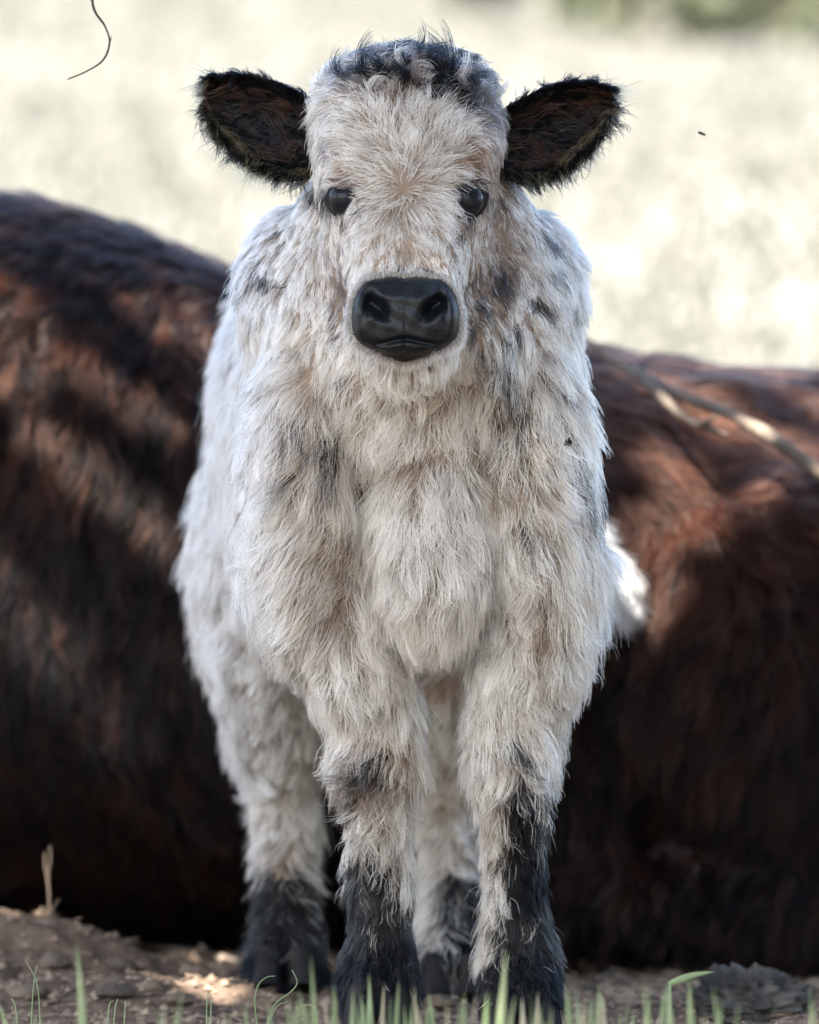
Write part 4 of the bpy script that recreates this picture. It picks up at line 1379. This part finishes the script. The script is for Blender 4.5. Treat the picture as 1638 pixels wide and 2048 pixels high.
# thin grass wisps
def wisp(lines, label, y):
    x0 = (lines[0][0][0] - 819) * S(y)
    root = thing('thin_grass', label, 'grass', (x0, y, gz(x0, y)))
    for ln_ in lines:
        pts_ = [PP(a, b_, y) for a, b_ in ln_]
        first = pts_[0].copy()
        first[2] = gz(first[0], y) - 0.003
        v, f = stick_geo([first] + pts_[1:], 0.00075, 0.0004, 6)
        mesh_obj('blade', v, f, M['blade'], root)


wisp([[(520, 2045), (510, 2010), (516, 1972), (532, 1955), (550, 1952)], [(522, 2045), (548, 2012), (580, 1985), (594, 1965), (584, 1940)], [(524, 2045), (550, 2018), (570, 2005), (575, 2004)], [(640, 2045), (632, 2025), (618, 2010), (606, 2012)]], 'thin curling grass wisps in front of the black hind foot', -0.10)
wisp([[(42, 2050), (32, 2020), (22, 1996)], [(60, 2045), (66, 1985), (74, 1930)], [(82, 2040), (76, 1980), (54, 1925)], [(222, 2046), (230, 2020), (236, 1998)], [(212, 2040), (218, 2015), (226, 2002)]], 'thin straight grass wisps on the bare soil', -0.06)
wisp([[(412, 2042), (414, 2010), (416, 1985)], [(420, 2032), (422, 2005), (417, 1985)], [(245, 2035), (250, 2015), (252, 2003)]], 'thin doubled grass stem near the black hind foot', -0.05)

# ---------------------------------------------------------------- flies
def fly(c, r, label, fwd):
    root = thing('fly', label, 'fly', c)
    c = np.array(c)
    rot = Vector(fwd).to_track_quat('X', 'Z').to_matrix()
    def e(off, rad, nm, mt='fly'):
        v, f = ell_geo(c + np.array(rot @ Vector(off)), [k for k in rad], rot, 14, 9)
        mesh_obj(nm, v, f, M[mt], root)
    e((0, 0, 0), (r, r * .7, r * .7), 'thorax')
    e((-1.6 * r, 0, 0), (1.2 * r, r * .7, r * .65), 'abdomen')
    e((1.15 * r, 0, 0), (.5 * r, r * .6, r * .5), 'head')
    for s_ in (-1, 1):
        e((-1.4 * r, s_ * 1.1 * r, .5 * r), (1.5 * r, .55 * r, .05 * r), 'wing')
    for s_ in (-1, 1):
        for k in (-1, 0, 1):
            a = c + np.array(rot @ Vector((k * .5 * r, s_ * .5 * r, -.3 * r)))
            b_ = c + np.array(rot @ Vector((k * 1.2 * r, s_ * 1.6 * r, -1.0 * r)))
            v, f = stick_geo([a, (a + b_) / 2 + np.array(rot @ Vector((0, 0, .4 * r))), b_], r * .09, r * .05, 5)
            mesh_obj('leg', v, f, M['fly'], root)


loc, nor = hit(1128, 882)
fly(tuple(np.array(loc) + np.array((0.004, -0.016, 0.0))), 0.0022, 'black fly sitting on the calf’s cream shoulder', (0.1, -0.5, 0.8))
fly(P(1406, 268, 0.02), 0.0018, 'dark fly in the air against the bright pasture', (0.9, 0.1, -0.35))

# ---------------------------------------------------------------- tree that shades the animals (stands beside the view)
tree = thing('shade_tree', 'leafy tree whose crown shades the animals', 'tree', (-1.85, -1.25, 0))
tb = np.array((-1.85, -1.25, gz(-1.85, -1.25) - 0.05))
cc = np.array((0.0, 0.75, 0.35)) + np.array(SUN) * 3.3         # middle of the crown, up the sun's ray
geo_ = [stick_geo([tb, tb + (0.03, 0.02, 0.8), tb + (0.10, 0.08, 1.6), (cc[0] - 0.25, cc[1] - .1, 2.5), (cc[0], cc[1], 3.4)], 0.16, 0.05, 14, 0.15)]
trunk = mesh_obj('trunk', *geo_[0], M['bark'], tree)
for k in range(11):
    a = k * 2.4
    z0 = 1.5 + 0.1 * k
    s0 = tb + np.array((0.10, 0.08, z0))
    e_ = np.array((cc[0] + math.cos(a) * 1.9, cc[1] + math.sin(a) * 1.9, 2.6 + 0.07 * k))
    v, f = stick_geo([s0, (s0 + e_) / 2 + np.array((0, 0, 0.25)), e_], 0.055, 0.012, 8, 0.2)
    mesh_obj('limb', v, f, M['bark'], trunk)
# low limb that carries the hanging twig
low = [tb + (0.08, 0.06, 1.35), (-1.3, -0.75, 1.75), (-0.8, -0.25, 1.68), (-0.36, 0.0, 1.42), (-0.20, 0.06, 1.30)]
v, f = stick_geo(low, 0.035, 0.006, 8, 0.2)
mesh_obj('limb', v, f, M['bark'], trunk)
ht = thing('hanging_twig', 'thin bare twig hanging down above the cow’s shoulder', 'twig', (-0.30, 0.0, 0.95))
v, f = stick_geo([(-0.300, 0.018, 1.37), (-0.312, 0.005, 1.20), (-0.305, 0.0, 1.05), PP(183, -20, 0.0), PP(190, 22, 0.0), PP(210, 52, 0.0), PP(219, 85, 0.0), PP(206, 120, 0.0), PP(172, 143, 0.0), PP(136, 158, 0.0)], 0.0016, 0.0008, 8, 0.3)
mesh_obj('stem', v, f, M['twig'], ht)
v, f = stick_geo([PP(219, 85, 0.0), PP(222, 78, -0.002), PP(222, 72, -0.003)], 0.0008, 0.0005, 6, 0.3)
mesh_obj('spur', v, f, M['twig'], ht)

# leaves; the gaps that let sun through are the flecks seen on the animals and the soil
cv_, cn_, ct_ = tri_data(cow_body.data)
cow_bvh = BVHTree.FromPolygons([tuple(v) for v in cv_], [tuple(int(i) for i in t) for t in ct_])


def seen(px_, py_, y):
    """the point of an animal's hide met at this place of the photograph, else the given depth"""
    d_ = (Vector(P(px_, py_, 0.0)) - CAM).normalized()
    best, bd = None, 1e9
    for tree_ in (bvh, cow_bvh):
        l_, n__, i_, q_ = tree_.ray_cast(CAM, d_)
        if l_ is not None and q_ < bd:
            best, bd = np.array(l_) - np.array(d_) * 0.01, q_
    if best is None or (y < 0.65 and py_ > 1830):
        return np.array(P(px_, py_, y)) if py_ < 1830 else on_ground(px_, py_)
    return best


FLECKS = []     # (point a, point b, radius) on the lit things


def fleck(ax, ay, ad, bx_, by_, bd, r_):
    FLECKS.append((seen(ax, ay, ad), seen(bx_, by_, bd), r_))


fleck(-20, 740, .78, 90, 725, .78, .018)
fleck(90, 690, .78, 330, 850, .77, .013)
fleck(70, 870, .76, 330, 1080, .75, .011)
fleck(-20, 560, .80, 60, 640, .80, .022)
fleck(280, 600, .86, 330, 650, .86, .016)
fleck(0, 396, 1.12, 400, 520, 1.12, .012)
fleck(668, 800, -.16, 672, 850, -.15, .012)
fleck(705, 870, -.16, 700, 905, -.15, .008)
fleck(975, 1730, -.04, 972, 1850, -.04, .016)
fleck(1310, 1070, .70, 1335, 1290, .70, .022)
fleck(1340, 930, .74, 1420, 1060, .72, .020)
fleck(1540, 985, .72, 1700, 1040, .72, .022)
fleck(1300, 760, .80, 1460, 860, .76, .020)
fleck(1480, 830, .76, 1640, 920, .72, .020)
fleck(1180, 690, 1.05, 1640, 735, 1.05, .022)
fleck(1600, 790, .95, 1700, 840, .95, .022)
fleck(120, 1845, .6, 0, 1845, .6, .035)
fleck(160, 1870, .5, 490, 1932, .42, .022)
fleck(0, 1925, .4, 440, 1990, .25, .022)

NL = 170000
lc = cc + np.stack([rng.normal(0, 1, NL), rng.normal(0, 1, NL), rng.normal(0, 1, NL)], 1) * np.array((0.95, 1.10, 0.42))
lc = lc + 0.25 * np.stack([noise3(lc, 1.6, 301), noise3(lc, 1.6, 302), noise3(lc, 1.6, 303)], 1)
ok = (np.linalg.norm((lc - cc) / np.array((2.5, 2.7, 1.1)), axis=1) < 1)
sv = np.array(SUN)
for a, b_, r_ in FLECKS:
    # distance of each leaf from the sunbeam through the fleck
    u = b_ - a
    u = u - sv * np.dot(u, sv)
    w = lc - a
    w = w - np.outer(w @ sv, sv)
    t = np.clip((w @ u) / max(np.dot(u, u), 1e-9), 0, 1)
    d_ = np.linalg.norm(w - np.outer(t, u), axis=1)
    ok &= d_ > r_ * (1.0 + 0.45 * noise3(np.outer(t, u) + a, 40, 311)) + 0.015
lc = lc[ok]
NL = len(lc)
d1 = unit(rng.normal(0, 1, (NL, 3)))
nrm = unit(rng.normal(0, 0.55, (NL, 3)) + sv)
d1 = unit(d1 - nrm * np.sum(d1 * nrm, 1, keepdims=True))
d2 = np.cross(nrm, d1)
L_ = rng.uniform(0.018, 0.032, NL)[:, None]
W_ = L_ * 0.36
lv = np.stack([lc - d1 * L_, lc + d2 * W_ - d1 * L_ * .1 + nrm * .004, lc + d1 * L_, lc - d2 * W_ - d1 * L_ * .1 + nrm * .004], 1).reshape(-1, 3)
lq = np.arange(NL * 4).reshape(-1, 4)
lcol = np.array((0.06, 0.10, 0.03)) * rng.uniform(0.6, 1.5, (NL, 1)) * np.array((1, 1, 1))
crown = fast_mesh('crown', lv, lq, M['leaf'], tree, False, np.repeat(lcol, 4, 0))

# a second tree, added out of view to block the sky on the right
sky_block_tree = thing('shade_tree', 'low spreading leafy tree added out of view to block the sky beside the cow’s rump', 'tree', (3.2, -2.6, 0))
t2 = np.array((3.2, -2.6, gz(3.2, -2.6) - 0.05))
c2 = np.array((2.9, -2.6, 2.5))
v, f = stick_geo([t2, t2 + (-.02, .03, 1.0), t2 + (-.1, 0, 2.0), c2 + (0, 0, .9)], 0.15, 0.05, 14, 0.15)
trunk2 = mesh_obj('trunk', v, f, M['bark'], sky_block_tree)
for k in range(8):
    a = k * 2.4
    s0 = t2 + np.array((-.08, 0, 1.3 + .15 * k))
    e_ = c2 + np.array((math.cos(a) * 1.3, math.sin(a) * 1.5, -0.4 + 0.15 * k))
    v, f = stick_geo([s0, (s0 + e_) / 2 + np.array((0, 0, 0.2)), e_], 0.045, 0.01, 8, 0.2)
    mesh_obj('limb', v, f, M['bark'], trunk2)
n2_ = 24000
u = unit(rng.normal(0, 1, (n2_, 3))) * (rng.random(n2_) ** 0.45)[:, None]
lc2 = c2 + u * np.array((1.8, 3.0, 2.1))
lc2 = lc2[fbm(lc2, 1.1, 3, 611) > -0.2]
n2_ = len(lc2)
a1 = unit(rng.normal(0, 1, (n2_, 3)))
a2 = unit(np.cross(a1, rng.normal(0, 1, (n2_, 3))))
s_ = rng.uniform(0.05, 0.09, n2_)[:, None]
V = np.stack([lc2 - a1 * s_, lc2 + a2 * s_ * .45, lc2 + a1 * s_, lc2 - a2 * s_ * .45], 1).reshape(-1, 3)
fast_mesh('crown', V, np.arange(n2_ * 4).reshape(-1, 4), M['leaf'], sky_block_tree, False, np.repeat(np.array((0.055, 0.09, 0.03)) * rng.uniform(0.6, 1.5, (n2_, 1)), 4, 0))

# ---------------------------------------------------------------- pasture grass, sunlit and far out of focus
NB = 190000
yy = 5 + 57 * rng.random(NB) ** 0.85
xx = rng.uniform(-1, 1, NB) * (2.6 + (yy + D) * 0.36)
zz = ground_z(xx, yy)
cl = fbm(np.stack([xx, yy, yy * 0], 1), 2.6, 3, 401)
hgt = (0.10 + 0.22 * rng.random(NB) ** 2) * (1 + 0.5 * cl)
wd = rng.uniform(0.003, 0.009, NB) * (1 + yy / 40)
az = rng.uniform(0, 6.28, NB)
side = np.stack([np.cos(az), np.sin(az), 0 * az], 1) * wd[:, None]
lean = np.stack([rng.normal(0, .35, NB), rng.normal(0, .35, NB), np.ones(NB)], 1)
b0 = np.stack([xx, yy, zz - 0.01], 1)
m0 = b0 + lean * (hgt * 0.55)[:, None] * np.array((.6, .6, 1))
t0_ = b0 + lean * hgt[:, None]
gv = np.stack([b0 - side, b0 + side, m0 + side * .8, t0_ + side * .15, t0_ - side * .15, m0 - side * .8], 1).reshape(-1, 3)
base_i = np.arange(NB)[:, None] * 6
gq = np.concatenate([base_i + np.array([[0, 1, 2, 5]]), base_i + np.array([[5, 2, 3, 4]])])
mixv = np.clip(0.5 + 0.7 * cl + rng.normal(0, 0.3, NB), 0, 1)[:, None]
gcol = np.array((0.050, 0.053, 0.034)) * (1 - mixv) + np.array((0.224, 0.216, 0.178)) * mixv
pg = fast_mesh('pasture_grass', gv, gq, M['field_blade'], None, False, np.repeat(gcol, 6, 0))
tag(pg, 'pale sunlit pasture grass far out of focus behind the animals', None, None, 'stuff')
# seed heads
NS = 40000
pick = rng.choice(NB, NS, replace=False)
sc_ = t0_[pick]
r_ = rng.uniform(0.006, 0.018, NS)[:, None]
oct_ = np.array([(1, 0, 0), (0, 1, 0), (-1, 0, 0), (0, -1, 0), (0, 0, 1.7), (0, 0, -1.7)], float)
sv_ = (sc_[:, None, :] + oct_[None] * r_[:, None, :]).reshape(-1, 3)
sb = np.arange(NS)[:, None] * 6
sf = np.concatenate([sb + np.array([t_]) for t_ in ((0, 1, 4), (1, 2, 4), (2, 3, 4), (3, 0, 4), (1, 0, 5), (2, 1, 5), (3, 2, 5), (0, 3, 5))])
scol = np.array((0.54, 0.515, 0.455)) * rng.uniform(0.7, 1.15, (NS, 1))
sh = fast_mesh('seed_heads', sv_, sf, M['field_blade'], None, False, np.repeat(scol, 6, 0))
tag(sh, 'pale seed heads of the pasture grass', None, None, 'stuff')


# ---------------------------------------------------------------- bushes at the top of the pasture
def bush(x, y, w, h, label, n_=5000, seed=0):
    z = gz(x, y)
    root = thing('bush', label, 'bush', (x, y, z), None)
    for k in range(4):
        a = k * 1.7 + seed
        v, f = stick_geo([(x, y, z - .05), (x + math.cos(a) * w * .2, y + math.sin(a) * .2, z + h * .4), (x + math.cos(a) * w * .45, y + math.sin(a) * .5, z + h * .8)], 0.05, 0.015, 7, 0.2)
        mesh_obj('trunk', v, f, M['bark'], root)
    u = unit(rng.normal(0, 1, (n_, 3))) * (rng.random(n_) ** 0.4)[:, None]
    c = u * np.array((w, w * 0.8, h / 2)) + np.array((x, y, z + h * 0.55))
    kk = fbm(c, 1.2, 3, 500 + seed)
    c = c[kk > 0.0]
    n2_ = len(c)
    a1 = unit(rng.normal(0, 1, (n2_, 3)))
    a2 = unit(np.cross(a1, rng.normal(0, 1, (n2_, 3))))
    s_ = rng.uniform(0.05, 0.11, n2_)[:, None]
    V = np.stack([c - a1 * s_, c + a2 * s_ * .5, c + a1 * s_, c - a2 * s_ * .5], 1).reshape(-1, 3)
    col = np.array((0.11, 0.125, 0.07)) * rng.uniform(0.6, 1.5, (n2_, 1))
    fast_mesh('crown', V, np.arange(n2_ * 4).reshape(-1, 4), M['leaf'], root, False, np.repeat(col, 4, 0))


def bush_at(px_, y, w, h, label, seed):
    bush((px_ - 819) * S(y), y, w, h, label, 5000, seed)


bush_at(1520, 41, 0.9, 1.3, 'broad dark green bush at the top of the pasture', 1)
bush_at(1270, 43, 0.75, 0.9, 'small dark green bush beside the broad bush', 2)
bush_at(1000, 47, 0.5, 0.7, 'small distant bush standing alone at the pasture top', 3)
bush_at(1720, 42, 0.8, 1.3, 'tall rounded bush at the end of the pasture edge', 4)
